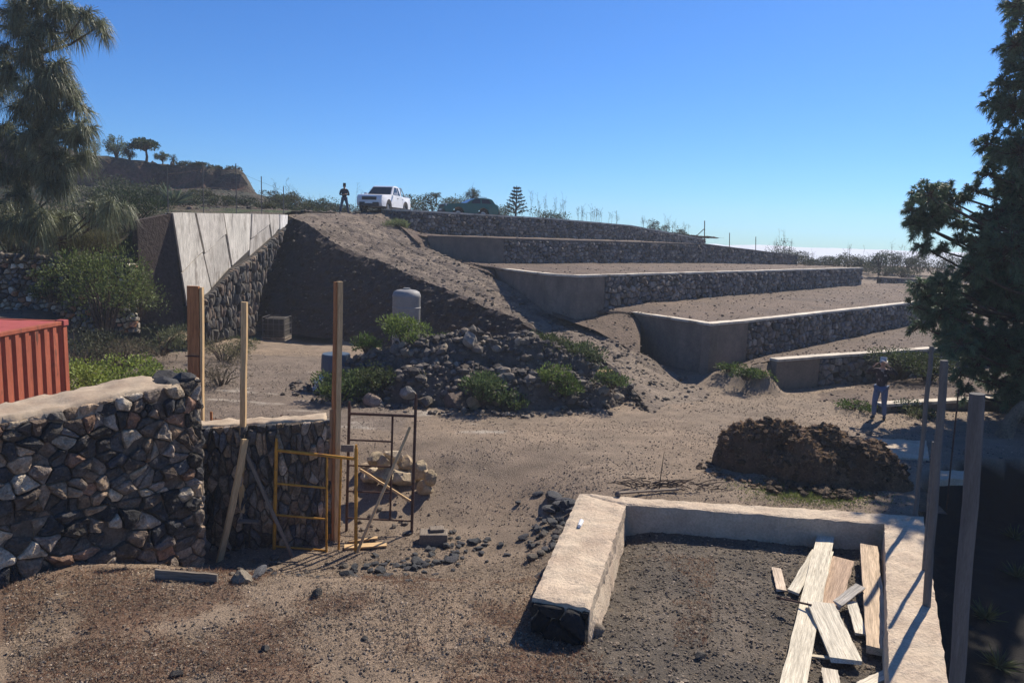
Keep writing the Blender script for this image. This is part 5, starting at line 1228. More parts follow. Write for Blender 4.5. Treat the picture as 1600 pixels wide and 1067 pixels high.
bush('shrub', 'dead brown brush right of the broad orange timber post', gz(345, 575, 21.5), 1.0, .6, 1300, .12, .008, (.10, .085, .06), seed=10, clumps=14, leaf=M['dry'])
for k, (px, d, r_, lab) in enumerate([(20, 26.4, 1.0, 'grassy tussock on top of the dry stone wall at the left edge of the photo'), (95, 26.6, 1.1, 'grassy tussock on top of the dry stone wall above the red container'), (155, 26.2, .9, 'dark grassy tussock on the dry stone wall under the hanging pine tips')]):
    q = P(px, 400, d); bush('tussock', lab, (q.x, q.y, Hl(q.x, q.y) - .05), r_, .9, 2200, .28, .007, (.11, .105, .05), seed=20 + k, clumps=16, up=1.6, cat='grass tussock')
# dark scrub under the left pine
for k, (px, d, h_) in enumerate([(30, 27.5, 1.9), (110, 28, 2.0), (165, 28.5, 1.8), (205, 29, 1.5)]):
    q = P(px, 380, d); bush('shrub', ['dark broom shrub under the pine at the left edge of the photo', 'dark broom shrub under the pine trunk', 'dark broom shrub behind the hanging pine tips', 'dark broom shrub just left of the shaded return wall'][k], (q.x, q.y, Hl(q.x, q.y) - .1), 1.4, h_, 3200, .16, .010, DK, seed=30 + k, clumps=22, up=1.2)
# hillside scrub
HL = ['dull green shrub on the hillside ' + t for t in ('between the two left fence posts', 'in the gap left of the agave', 'just right of the pine tips', 'behind the agave', 'left of the second fence post', 'in front of the agave, lowest', 'between the second and third fence posts', 'highest up beside the pine', 'under the right end of the red cliff', 'right of the red cliff, first one', 'right of the red cliff, second one', 'right of the red cliff, nearest the dark clothed person', 'behind the pine tips, large', 'low behind the right end of the pale wall', 'behind the end of the pale wall', 'at the top left corner of the ramp')]
hill = [(215, 44, 1.3, 1.4), (240, 50, 1.4, 1.5), (190, 42, 1.3, 1.5), (285, 48, 1.1, 1.0), (310, 52, 1.1, 1.0), (255, 42, 1.0, 1.1), (345, 50, 1.0, .8), (175, 52, 1.6, 1.6), (380, 52, .9, .7), (430, 55, 1.1, 1.0), (465, 57, 1.3, 1.2), (500, 56, 1.4, 1.2), (160, 46, 1.3, 1.4), (412, 47, .9, .7), (445, 49, .9, .6), (485, 51, 1.0, .7)]
for k, (px, d, r_, h_) in enumerate(hill):
    x = (px - 800) / F * d; bush('hill_shrub', HL[k], (x, d, Hh(x, d) - .1 if d > 44 else Hl(x, d) - .1), r_, h_, 1300, .13, .03, [(.06, .075, .035), (.075, .08, .04), (.05, .065, .035)][k % 3], group='shrubs on the hillside', seed=40 + k, clumps=12)
for k, (px, d, r_, h_) in enumerate([(425, 60, 1.3, .8), (440, 57, 1.2, .7), (452, 61, 1.5, 1.0), (470, 60, 1.4, .8), (488, 61, 1.4, .9), (505, 60, 1.3, .7), (522, 60, 1.3, .8), (540, 61, 1.4, .8), (560, 62, 1.4, .8), (580, 62, 1.4, .9), (600, 61, 1.2, .7)]):
    x = (px - 800) / F * d; bush('hill_shrub', 'dark scrub on the low skyline, ' + ('just right of the red cliff', 'below the first tall stalks', 'at the first tall stalks', 'second from the tall stalks', 'third from the tall stalks', 'fourth from the tall stalks', 'left of the dark clothed person', 'behind the dark clothed person', 'left of the pickup bonnet', 'behind the pickup cab', 'behind the pickup bed')[k], (x, d, Hh(x, d) - .15), r_, h_, 900, .14, .03, (.055, .062, .04), seed=220 + k, clumps=12)
for k, px in enumerate([640, 672, 700, 720, 655, 782, 770, 845, 860]):
    d = 58 + (k % 3) * 2 + max(0, (px - 700) * .02); x = (px - 800) / F * d; z = P(px, 312 if px < 740 else 328 + (px - 780) * .08, d).z
    bush('skyline_shrub', 'low olive shrub on the skyline, ' + ('close behind the white pickup bed', 'between the vehicles, left of the round tree', 'between the vehicles, right of the round tree', 'at the bonnet of the green car', 'between the vehicles, hiding the round tree trunk', 'just right of the green car', 'just left of the tiered conifer', 'right of the tiered conifer', 'second right of the tiered conifer')[k], (x, d, z - 1.2), 1.5, 1.5, 900, .14, .035, (.06, .075, .04), group='shrubs on the skyline behind the vehicles', seed=70 + k, clumps=12)
bush('shrub', 'rounded olive tuft on the crest of the ramp below the white pickup', gp(618, 366, 43.2, -.05), .75, .85, 1900, .22, .012, (.17, .20, .09), seed=90, clumps=18, up=1.5)
# umbrella trees on the cliff
def tree(label, px, py0, py1, d, rw, trunk=.12, col=DK, group=None, n=2600, seed=0, name='tree', zf=.45, zb=None, multi=1):
    """py0 crown top, py1 foot"""
    f = P(px, py1, d); tpz = P(px, py0, d).z; z0 = (min(f.z, Hh(f.x, f.y)) if (px < 300 and d > 60) else f.z) if zb is None else zb
    t = thing(name, label, 'tree', (f.x, f.y, z0), group); H_ = tpz - z0; ch = H_ * zf; rg = np.random.default_rng(seed + 5)
    mt = MB(); ml = MB(); tube(mt, [(f.x, f.y, z0 - .2), (f.x + .05 * H_, f.y, z0 + H_ * .3), (f.x, f.y, tpz - ch * .7)], [trunk, trunk * .8, trunk * .5], 7)
    B = []; Dd = []
    for k in range(22):
        a = rg.uniform(0, 6.28); rr = rw * math.sqrt(rg.uniform(0, 1)) * .85; z = tpz - ch + ch * (rg.uniform(.25, .9)) * (1 - .5 * (rr / rw) ** 2); p = np.array((f.x + rr * math.cos(a), f.y + rr * math.sin(a), z))
        tube(mt, [(f.x, f.y, tpz - ch * 1.1), tuple((p + np.array((f.x, f.y, z))) / 2), tuple(p)], [trunk * .4, trunk * .25, .01], 4)
        m_ = n // 22; s_ = rg.normal(size=(m_, 3)); s_ /= np.linalg.norm(s_, axis=1, keepdims=True); B.append(p + s_ * rg.uniform(.2, 1, (m_, 1)) * np.array([rw * .3, rw * .3, ch * .2])); Dd.append(s_ + np.array([0, 0, .4]))
    leaves(ml, np.concatenate(B), np.concatenate(Dd), rw * .12, rw * .035, np.tile(np.array(col), (22 * (n // 22), 1)) * rg.choice([.8, 1, 1.3], size=(22 * (n // 22), 1)))
    mt.build('trunk', M['bark'], t); ml.build('crown', M['leaf'], t); return t
tree('round topped dark tree, the biggest on the red cliff', 228, 217, 256, 63, 1.35, .13, (.045, .07, .03), seed=1)
tree('pale bushy tree at the left of the cliff top trees', 181, 209, 236, 64, .95, .10, (.12, .15, .07), seed=2, zf=.85)
tree('low dark tree between the pale bushy tree and the round topped tree', 202, 228, 247, 63, .6, .07, (.04, .055, .03), seed=3, zf=.75)
tree('pale small tree just right of the round topped tree', 254, 236, 256, 62, .6, .06, (.11, .13, .06), seed=4, zf=.8)
tree('tiniest dark tree at the right end of the cliff top trees', 271, 240, 258, 62, .35, .05, (.04, .055, .03), seed=5, zf=.75, n=900)
tree('small bush tree half hidden by the pine on the cliff', 148, 213, 236, 64, .5, .06, (.09, .12, .05), seed=6, zf=.8, n=1200)
tree('little round tree on the skyline between the two vehicles', 681, 298, 318, 60, .45, .05, (.05, .06, .035), seed=7, n=1200, zf=.6)
tree('bushy tree rising behind the dark green car', 738, 293, 326, 60, .62, .07, (.07, .085, .045), seed=8, n=1600, zf=.7)
# cliff top fringe
for k in range(9):
    px = 285 + k * 10; d = 62; x = (px - 800) / F * d - .2; bush('cliff_shrub', 'small shrub on the red cliff rim, number %s from the left' % ('one two three four five six seven eight nine ten eleven twelve thirteen fourteen'.split()[k]), (x, d, Hh(x, d) - .1), .7, .4, 350, .12, .03, (.05, .06, .03), group='shrubs on the rim of the red cliff', seed=120 + k, clumps=6)
# norfolk pine
nf = P(806, 335, 62); tz = P(806, 290, 62).z; nt_ = thing('norfolk_pine', 'small tiered conifer with flat whorled branches on the skyline', 'tree', (nf.x, nf.y, nf.z - .5))
mt = MB(); ml = MB(); tube(mt, [(nf.x, nf.y, nf.z - .7), (nf.x, nf.y, tz)], [.09, .02], 6)
for k in range(8):
    z = nf.z + .05 + (tz - nf.z) * (k / 8.2); rr = 1.05 * (1 - k / 9) * (1 if k > 0 else .9)
    for j in range(7):
        a = j * 6.283 / 7 + k * .4; e = Vector((nf.x + rr * math.cos(a), nf.y + rr * math.sin(a), z + rr * .32)); b0 = Vector((nf.x, nf.y, z)); tube(mt, [b0, b0.lerp(e, .6) + Vector((0, 0, -.04)), e], [.03, .02, .01], 4)
        m_ = 30; f_ = nr.uniform(.2, 1, m_)[:, None]; B = np.array(b0) * (1 - f_) + np.array(e) * f_; Dv = rdir(m_) * .8 + np.array([math.cos(a), math.sin(a), .3]); leaves(ml, B, Dv, .17, .03, (.035, .055, .04))
mt.build('trunk', M['bark'], nt_); ml.build('crown', M['leaf'], nt_)
# right skyline scrub
FL = ['grey green shrub beyond the terraces, ' + t for t in ('tallest at the end of the second wall', 'low beside the tallest one', 'third from the left', 'fourth from the left', 'just left of the pointed dark tree', 'just right of the pointed dark tree', 'bushy, second right of the pointed tree', 'third right of the pointed tree', 'touching the pine needles', 'low at the foot of the pointed tree', 'behind the pine clump', 'farther back at the left end', 'low in front of the bushy one', 'low and wide in front near the pine', 'farther back behind the pointed tree', 'largest, hidden by the pine', 'farther back in the middle')]
for k, (px, pyb, d, r_, h_) in enumerate([(1222, 412, 66, 1.5, 1.8), (1250, 416, 66, 1.2, 1.1), (1275, 420, 66, 1.3, .9), (1300, 420, 66, 1.3, 1.1), (1328, 420, 67, 1.2, 1.3), (1392, 422, 67, 1.5, 1.6), (1415, 424, 66, 1.4, 1.5), (1436, 425, 66, 1.3, 1.5), (1460, 428, 66, 1.5, 1.3), (1350, 424, 66, 1.1, .9), (1485, 430, 64, 1.6, 1.6), (1240, 410, 70, 1.6, 1.2), (1380, 430, 63, 1.6, .7), (1410, 432, 63, 1.5, .7), (1350, 420, 70, 1.8, 1.3), (1520, 430, 64, 2, 1.8), (1310, 420, 70, 1.8, 1.1)]):
    q = P(px, pyb, d); bush('far_shrub', FL[k], (q.x, q.y, q.z), r_, h_, 1300, .15, .03, [(.055, .065, .04), (.07, .075, .05), (.05, .06, .045)][k % 3], group='shrubs beyond the terraces', seed=150 + k, clumps=14)
t_ = P(1372, 425, 64); tree('pointed dark cypress like tree beyond the right end of the terraces', 1373, 388, 428, 64, .75, .08, (.04, .06, .035), seed=21, zf=.9, n=2200)
for k, (px, py, d, h_, n_) in enumerate([(430, 300, 56, 2.4, 4), (450, 300, 57, 2.6, 5), (482, 300, 57, 2.0, 4), (500, 300, 58, 1.8, 4), (515, 302, 57, 1.6, 4), (563, 305, 60, 2.6, 3), (610, 310, 60, 2.2, 4), (730, 320, 60, 2.2, 3), (840, 338, 58, 2.2, 5), (860, 341, 58, 2.0, 5), (880, 342, 58, 2.4, 5), (910, 346, 60, 2.0, 6), (925, 347, 60, 1.5, 6), (935, 348, 60, 1.4, 6), (958, 350, 62, 1.3, 5), (1040, 362, 66, 1.7, 5), (1055, 364, 66, 1.5, 5), (1070, 366, 67, 1.3, 5), (1025, 362, 65, 1.2, 5), (1215, 405, 66, 3.2, 8), (1228, 408, 66, 2.4, 6), (1268, 415, 67, 2.0, 4), (1322, 415, 67, 2.4, 5), (1352, 418, 67, 2.6, 4), (1395, 420, 67, 2.8, 6), (1412, 420, 67, 2.4, 6), (1005, 356, 63, 1.2, 5)]):
    q = P(px, py, d); q.z = min(q.z, Hh(q.x, q.y)) if px < 640 else q.z; stalks('dry_weed', 'tall thin dry weed stalks standing against the sky', tuple(q), .6, h_, n_, (.13, .115, .085), group='dry weed stalks on the skyline', seed=k)
for k, (px, py, d, lab) in enumerate([(1040, 366, 68, 'small dark shrub on the topmost terrace near the gap of the wall'), (1022, 358, 66, 'small shrub on the topmost terrace left of the leaning post'), (1065, 370, 69, 'shrub beside the leaning post at the end of the topmost wall')]):
    q = P(px, py, d); bush('shrub', lab, (q.x, q.y, q.z - .3), .8, 1.0, 700, .12, .03, (.05, .06, .035), seed=180 + k, clumps=9)
# weeds near the terrace feet and on the heap
for (px, py, d, r_, h_, n_, col, lab) in [(1140, 580, None, .5, .3, 700, GR, 'green weed patch at the foot of the fourth wall, farther one'), (1165, 590, None, .55, .35, 900, GR, 'green weed patch between the fourth wall and the lowest retaining wall'), (1190, 600, None, .45, .5, 900, (.12, .17, .045), 'brightest green weed clump at the corner of the lowest retaining wall'),
        (1340, 640, None, .6, .25, 700, GR, 'low green weeds behind the person in jeans, left side'), (1440, 652, None, .6, .3, 700, OL, 'low weeds in front of the white topped curb'), (1412, 642, None, .5, .35, 700, DK, 'dark rounded bush on the white topped curb')]:
    q = GH(px, py); bush('weeds', lab, (q.x, q.y, q.z - .02), r_, h_, n_, .07, .02, col, seed=px, clumps=14, cat='weeds')
q = P(1405, 575, 25.6); bush('shrub', 'green creeper hanging over the lowest retaining wall beside the pine', (q.x, q.y, .2), 1.3, 1.0, 2600, .10, .02, (.06, .08, .03), seed=300, clumps=22)
q = P(1450, 575, 25.8); bush('shrub', 'green shrub against the lowest retaining wall behind the slimmest grey post', (q.x, q.y, .2), 1.2, .9, 2000, .10, .02, (.06, .075, .03), seed=301, clumps=18)
for (px, py, d, r_, h_, n_, col, ll, lab) in [(632, 528, 22.0, .8, .8, 2600, (.15, .20, .05), .08, 'yellow green bush on top of the rubble heap in front of the water tank'), (575, 545, 21.8, .45, .55, 900, GR, .08, 'green bush on the left crest of the rubble heap'),
        (530, 620, 19.9, .75, .95, 2600, (.10, .14, .045), .09, 'bushy green weeds at the left foot of the rubble heap behind the tallest post'), (585, 600, 20.3, .7, .6, 1500, (.07, .09, .035), .08, 'dull green weeds among the stones at the left of the rubble heap'),
        (757, 622, 19.5, .65, .75, 2000, (.09, .13, .05), .09, 'green bush in the middle of the front of the rubble heap'), (800, 632, 19.5, .5, .5, 1100, (.085, .12, .045), .08, 'lower green bush right of the bush at the front of the rubble heap'),
        (862, 592, 20.3, .55, .5, 1300, (.14, .19, .05), .08, 'bright green bush on the right half of the rubble heap'), (885, 610, 20.0, .5, .45, 1000, GR, .08, 'green weeds below the bright green bush on the rubble heap'),
        (955, 598, 20.3, .5, .5, 1000, (.09, .13, .045), .08, 'green bush at the right end of the rubble heap near the ramp'), (850, 545, 22.3, .8, .6, 1600, (.07, .09, .035), .09, 'dark green scrub behind the crest of the rubble heap'), (915, 560, 22.0, .8, .55, 1400, (.07, .095, .04), .09, 'dark green scrub between the rubble heap and the ramp'),
        (690, 535, 22.4, .5, .4, 800, (.08, .1, .04), .08, 'small green tuft on the crest of the rubble heap'), (655, 590, 20.6, .5, .4, 800, (.06, .08, .035), .08, 'small dark bush behind the pale domed boulder')]:
    q = P(px, py, d); q.z = max(q.z - .12, .0); bush('bush', lab, tuple(q), r_, h_, n_, ll, .02, col, seed=px, clumps=18, up=.9)
# agave
q = P(270, 318, 41); ag = thing('agave', 'spiky pale agave rosette on the hillside above the pale concrete wall', 'agave', tuple(q)); mb = MB(); m_ = 46; Dv = rdir(m_); Dv[:, 2] = np.abs(Dv[:, 2]) + .15; leaves(mb, np.tile(np.array(q), (m_, 1)), Dv, 1.1, .07, (.13, .16, .10), .2); mb.build('leaves', M['leaf'], ag)
# fence posts with wire above the pale wall
fw_ = thing('wire_fence', 'thin wire fence on grey posts above the pale concrete wall', 'fence', tuple(WA)); pp_ = []
for k, (px, yt, yb, d) in enumerate([(323, 254, 333, 29.8), (374, 256, 333, 32.6), (413, 276, 334, 35.2), (268, 262, 333, 27.2), (447, 292, 336, 38.0)]):
    b = P(px, yb, d); t = P(px, yt, d); b.x -= .12; t.x = b.x; mb = MB(); tube(mb, [b - Vector((0, 0, .2)), t], .022, 6); mb.build('fence_post', M['pole'], fw_); pp_.append((b, t))
pp_.sort(key=lambda q: q[0].y)
mb = MB()
for (b0, t0), (b1, t1) in zip(pp_, pp_[1:]):
    for f in (.15, .5, .85): tube(mb, [b0.lerp(t0, f), b1.lerp(t1, f)], .005, 3)
mb.build('wire', M['rust'], fw_)
for k, (px, yt, yb, d, lab) in enumerate([(1101, 345, 374, 70.5, 'post standing at the right end of the topmost terrace wall'), (1140, 364, 384, 57, 'thin post on the second terrace wall, left of two'), (1181, 370, 388, 60, 'thin post on the second terrace wall, right of two')]):
    b = P(px, yb, d); t = P(px, yt, d); mb = MB(); tube(mb, [b - Vector((0, 0, .2)), t], .045 if k == 0 else .03, 6); tag(mb.build('fence_post', M['rust'], origin=tuple(b)), lab, 'post', kind='thing')
board('brace', 'slanting brace leaning on the post at the right end of the topmost terrace wall', P(1085, 372, 70.2), P(1100, 358, 70.2), .07, .05, M['greywood'], 'brace', side=(0, 0, 1))

# ------------------------------------------------------------------ pines
def pine(label, trunk_pts, trunk_r, blobs, tuft, npt, ln, wd, droop, col, seed, dens, limb=.07, upb=.5, extra_limbs=()):
    rg = np.random.default_rng(seed); base = Vector(trunk_pts[0]); t = thing('pine_tree', label, 'tree', tuple(base))
    mt = MB(); tube(mt, trunk_pts, trunk_r, 10); ml = MB(); mbn = MB()
    tr = [Vector(p) for p in trunk_pts]
    for (c, r) in blobs:
        c = Vector(c)
        # attach to the trunk at a lower point
        best = min(((tr[i].lerp(tr[i + 1], f)) for i in range(len(tr) - 1) for f in (0, .25, .5, .75, 1)), key=lambda q: (q - c).length + abs(q.z - (c.z - .25 * (q - c).length)) * .8)
        L_ = (c - best).length; mid = best.lerp(c, .55) + Vector((rg.normal() * .1, rg.normal() * .1, -.06 * L_))
        tube(mbn, [best, mid, c], [limb * (.5 + .12 * L_), limb * .55, limb * .3], 6)
        nt2 = int(dens * r ** 2) + 3
        for k in range(nt2):
            d = rg.normal(size=3); d[2] = d[2] * .8 + upb * .6; d /= np.linalg.norm(d); p = Vector(np.array(c) + d * r * rg.uniform(.35, 1.0))
            tube(mbn, [c.lerp(p, .15), c.lerp(p, .6) + Vector((0, 0, -.04)), p], [limb * .22, limb * .15, limb * .08], 4)
            ax_ = np.array(p - c); ax_ /= np.linalg.norm(ax_) + 1e-6
            m_ = npt; s_ = rg.normal(size=(m_, 3)); s_ /= np.linalg.norm(s_, axis=1, keepdims=True); D_ = s_ * .85 + ax_ * .75 + np.array([0, 0, upb * .4]); B_ = np.array(p) - ax_ * rg.uniform(0, tuft, (m_, 1))
            needles(ml, B_, D_, ln * rg.uniform(.8, 1.2), wd, droop, tuple(np.array(col) * rg.uniform(.65, 1.4)), .25)
    mt.build('trunk', M['bark'], t); mbn.build('limbs', M['bark'], t); ml.build('crown', M['needle'], t); return t
bl_ = []
rg = random.Random(11)
for (px, py, r, dd) in [(1455, 340, .5, .1), (1482, 302, .38, .2), (1500, 380, .32, 0), (1470, 470, .6, .1), (1500, 500, .6, .3), (1440, 445, .38, 0), (1530, 560, .6, .1), (1508, 612, .38, 0), (1480, 522, .5, .2), (1545, 425, .6, 0), (1525, 300, .4, .1), (1450, 305, .55, 0), (1436, 350, .50, .2), (1470, 335, .50, .3), (1492, 318, .42, 0), (1440, 385, .34, 0), (1470, 392, .32, .2), (1505, 350, .42, .1), (1425, 330, .35, .1),
        (1595, 10, .55, 0), (1588, 70, .5, .2), (1600, 110, .6, 0), (1560, 130, .35, 0), (1555, 165, .45, .1), (1590, 170, .7, .3), (1545, 225, .42, 0), (1565, 240, .55, .2), (1600, 240, .8, 0), (1545, 275, .4, .1), (1580, 300, .7, .3), (1610, 330, 1.0, 0), (1560, 345, .6, -.2), (1535, 385, .6, .2),
        (1580, 390, .9, 0), (1520, 425, .55, .1), (1480, 445, .5, 0), (1450, 462, .45, .1), (1430, 480, .38, 0), (1440, 510, .42, .2), (1475, 490, .55, .3), (1500, 540, .55, 0), (1475, 545, .35, -.2), (1535, 470, .7, .4), (1570, 450, .9, 0), (1610, 470, 1.2, 0), (1545, 530, .6, -.2), (1580, 545, .8, .3), (1615, 560, 1.1, 0),
        (1525, 580, .42, 0), (1555, 600, .5, .3), (1590, 610, .7, 0), (1625, 630, .9, .2), (1500, 585, .35, .2), (1640, 690, .9, 0), (1660, 560, 1.2, 0), (1670, 400, 1.3, 0), (1670, 250, 1.2, 0), (1650, 120, 1.0, 0), (1640, 20, .8, 0), (1690, 650, 1.1, 0)]:
    for z in range(1 if r < .5 else (2 if r < .8 else 3)):
        q = P(px, py, 20.5 + dd + (rg.uniform(-1.6, 1.8) if z else 0)); bl_.append((tuple(q), r))
tb = P(1632, 668, 20.5); tr_ = [(tb.x, 20.5, -.2), (tb.x + .1, 20.5, 2), (tb.x - .05, 20.6, 5), (tb.x, 20.5, 8), (tb.x, 20.5, 11.5), (tb.x - .1, 20.5, 12.6)]
pine('large dark pine with rounded needle clumps filling the right edge of the photo', tr_, [.32, .28, .24, .17, .08, .03], bl_, .14, 62, .20, .0095, .45, (.10, .155, .08), 5, 90, limb=.07)
bl_ = []
for (px, py, r, dd) in [(60, 5, .5, 0), (20, 20, .5, .3), (100, 12, .5, 0), (35, 50, .5, .2), (75, 45, .5, 0), (130, 25, .35, 0), (155, 42, .30, .1), (118, 48, .3, .2), (10, 80, .4, 0), (78, 120, .55, 0), (100, 135, .5, .2), (55, 140, .5, -.2), (30, 165, .45, .1), (120, 165, .4, 0), (85, 175, .6, .3), (100, 205, .5, -.2), (60, 205, .6, 0), (120, 215, .3, 0), (30, 225, .5, .2), (85, 245, .55, 0), (110, 250, .35, .2), (55, 255, .5, .2), (20, 270, .5, 0), (75, 285, .45, 0), (100, 290, .3, 0), (5, 200, .4, 0), (-30, 120, .8, 0), (-30, 240, .8, 0), (-40, 20, .8, 0), (175, 318, .32, 0), (150, 325, .3, .2), (195, 325, .28, 0), (165, 345, .25, .1), (30, 305, .3, 0), (-10, 320, .5, 0), (60, 335, .5, .3), (20, 345, .45, .2), (100, 340, .45, .4), (42, 88, .45, -.2), (22, 112, .45, 0), (48, 62, .4, -.2), (130, 200, .4, 0), (135, 240, .3, .1), (90, 100, .35, 0), (60, 365, .45, .4)]:
    q = P(px, py, 23.0 + dd + rg.uniform(-.5, .5)); bl_.append((tuple(q), r))
tb = P(52, 400, 26.3); z0 = Hl(tb.x, 26.3)
tr_ = [(tb.x, 26.3, z0 - .3), (tb.x + .1, 25.6, z0 + 2), (P(62, 200, 24.6).x, 24.6, 8), (P(62, 60, 24.0).x, 24.0, 10.4), (P(60, -80, 23.2).x, 23.2, 13.0)]
pine('pine with long drooping grey green needles hanging into the photo at the top left', tr_, [.26, .22, .17, .11, .04], bl_, .25, 46, .54, .0085, 1.0, (.16, .175, .095), 9, 60, limb=.06, upb=.1)

# ------------------------------------------------------------------ loose ground cover
def scatter_rocks(name, label, N, f, s0, s1, palx, sub=1):
    mb = MB(); V0, F0 = ico(1); vs_ = []; P_ = f(N)
    n_ = len(P_); s = s0 * (s1 / s0) ** (nr.uniform(0, 1, n_) ** 2.2)
    sh = [V0 * nr.uniform(.75, 1.15, (len(V0), 1)) for _ in range(12)]
    VV = np.stack([sh[i % 12] for i in range(n_)]) * (s[:, None, None] * nr.uniform(.6, 1.2, (n_, 1, 3)) * np.array([1, 1, .6]))
    a = nr.uniform(0, 6.28, n_); ca, sa = np.cos(a)[:, None], np.sin(a)[:, None]; X = VV[:, :, 0] * ca - VV[:, :, 1] * sa; Y = VV[:, :, 0] * sa + VV[:, :, 1] * ca; VV = np.stack([X, Y, VV[:, :, 2]], -1) + P_[:, None, :] + np.array([0, 0, 1]) * (s[:, None, None] * .2)
    Fc = (F0[None] + (np.arange(n_) * len(V0))[:, None, None]).reshape(-1, 3); pc = np.array(palx)[nr.integers(0, len(palx), n_)] * nr.uniform(.7, 1.3, (n_, 1))
    mb.add(VV.reshape(-1, 3), Fc, np.repeat(pc, len(V0), 0)); return tag(mb.build(name, M['stone'], origin=(0, 0, 0)), label, kind='stuff')
def yard(N):
    out = []
    while len(out) < N:
        y = 6 + 22 * rng.random() ** 1.7; x = rng.uniform(-.72, .72) * y
        if x < -6.2 + (y - 8.9) * 1.2 - .1 and y < 20: continue
        if mn.noise(Vector((x * .6, y * .6, 4))) + rng.uniform(-.6, .6) < -.05: continue
        if x > 2.5 and sdpoly(x, y, PIT) > -.1: continue
        out.append((x, y, Hg(x, y)))
    return np.array(out)
scatter_rocks('gravel', 'small stones scattered over the yard', 48000, yard, .004, .030, [(.12, .10, .085), (.2, .165, .13), (.09, .075, .065), (.30, .24, .18), (.18, .14, .105), (.06, .052, .045), (.22, .17, .125)])
def inr(N):
    out = []
    while len(out) < N:
        y = rng.uniform(6.5, 11.5); x = rng.uniform(.5, 6)
        if inring(x, y): out.append((x, y, Hg(x, y)))
    return np.array(out)
scatter_rocks('cinders', 'dark cinder gravel inside the foundation frame', 16000, inr, .006, .026, [(.10, .085, .07), (.14, .12, .095), (.19, .155, .12), (.07, .06, .052), (.25, .20, .15)])
# straw and twigs lying in the cinders
P_ = inr(3200); mb = MB(); Dv = rdir(len(P_)); Dv[:, 2] = np.abs(Dv[:, 2]) * .18; leaves(mb, P_ + np.array([0, 0, .012]), Dv, .07, .0035, (.24, .19, .13), .5); tag(mb.build('straw_litter', M['dry'], origin=(0, 0, 0)), 'dry straw and twigs among the cinders', kind='stuff')
# dead reddish grass on the left foreground
def dg(N):
    out = []
    while len(out) < N:
        y = rng.uniform(6.2, 10.4); x = rng.uniform(-.72, .3) * y
        k = fbm((x * .9 + 3, y * .9, 1)) + .35 * ss(-2.2, -5, x)
        if k < .02 + .12 * rng.random() or y > 8.9 + (x + 6.2) * .82 - .2: continue
        out.append((x, y, Hg(x, y)))
    return np.array(out)
P_ = dg(16000); mb = MB(); Dv = rdir(len(P_)); Dv[:, 2] = np.abs(Dv[:, 2]) * .6 + .1; leaves(mb, P_ + np.array([0, 0, .01]), Dv, .075, .0036, np.array([(.22, .12, .08), (.16, .09, .06), (.28, .19, .125)])[nr.integers(0, 3, len(P_))], .4)
tag(mb.build('dead_grass', M['dry'], origin=(0, 0, 0)), 'matted reddish brown dead grass in the left foreground', kind='stuff')
# fine straw, crumbs and chips over the whole near yard
def flatc(N, y1, pw):
    out = []
    while len(out) < N:
        y = 6 + (y1 - 6) * rng.random() ** pw; x = rng.uniform(-.72, .72) * y
        if (mn.noise(Vector((x * .45 + y * .2, y * .9 - x * .3, 6))) + .5 * rng.random() < .05): continue
        if (y < 13 and x < -4 and y > 8.9 + (x + 6.2) * 1.8 - .1) or inring(x, y) or (x > 2.5 and sdpoly(x, y, PIT) > -.1): continue
        out.append((x, y, Hg(x, y)))
    return np.array(out)
P_ = flatc(60000, 13, 1.3); mb = MB(); Dv = rdir(len(P_)); Dv[:, 2] = np.abs(Dv[:, 2]) * .12; leaves(mb, P_ + np.array([0, 0, .008]), Dv, .045, .0035, np.array([(.36, .285, .21), (.27, .21, .16), (.18, .14, .11), (.44, .36, .275)])[nr.integers(0, 4, len(P_))], .35)
tag(mb.build('straw_litter', M['dry'], origin=(0, 0, 0)), 'fine straw and chips over the near yard', kind='stuff')
P_ = flatc(70000, 25, 1.5); O = np.array([(1, 0, 0), (-1, 0, 0), (0, 1, 0), (0, -1, 0), (0, 0, .7), (0, 0, -.7)], float); FO = np.array([(0, 2, 4), (2, 1, 4), (1, 3, 4), (3, 0, 4), (2, 0, 5), (1, 2, 5), (3, 1, 5), (0, 3, 5)])
n_ = len(P_); s_ = (.005 + .019 * nr.uniform(0, 1, n_) ** 2)[:, None, None] * nr.uniform(.5, 1.3, (n_, 6, 1)); VV = O[None] * s_; a_ = nr.uniform(0, 6.28, n_); ca, sa = np.cos(a_)[:, None], np.sin(a_)[:, None]
VV = np.stack([VV[:, :, 0] * ca - VV[:, :, 1] * sa, VV[:, :, 0] * sa + VV[:, :, 1] * ca, VV[:, :, 2]], -1) + P_[:, None, :] + np.array([0, 0, .004])
mb = MB(); mb.add(VV.reshape(-1, 3), (FO[None] + (np.arange(n_) * 6)[:, None, None]).reshape(-1, 3), np.repeat(np.array([(.28, .21, .15), (.19, .15, .11), (.38, .30, .22), (.12, .098, .08)])[nr.integers(0, 4, n_)] * nr.uniform(.7, 1.3, (n_, 1)), 6, 0))
tag(mb.build('soil_crumbs', M['stone'], origin=(0, 0, 0)), 'earth crumbs and grit over the yard', kind='stuff')
# green moss patch in front of the manure heap
c_ = G(1262, 770, 0); P_ = np.stack([c_.x + nr.normal(size=5200) * .55, c_.y + nr.normal(size=5200) * .35, np.zeros(5200)], 1); P_ = P_[(P_[:, 1] < c_.y + .9)]
P_[:, 2] = [Hg(a, b) for a, b, _ in P_]; mb = MB(); Dv = rdir(len(P_)); Dv[:, 2] = np.abs(Dv[:, 2]) + .3; leaves(mb, P_, Dv, .06, .006, (.16, .19, .055), .4); tag(mb.build('grass_patch', M['leaf'], origin=(0, 0, 0)), 'short yellow green grass in front of the manure heap', kind='stuff')
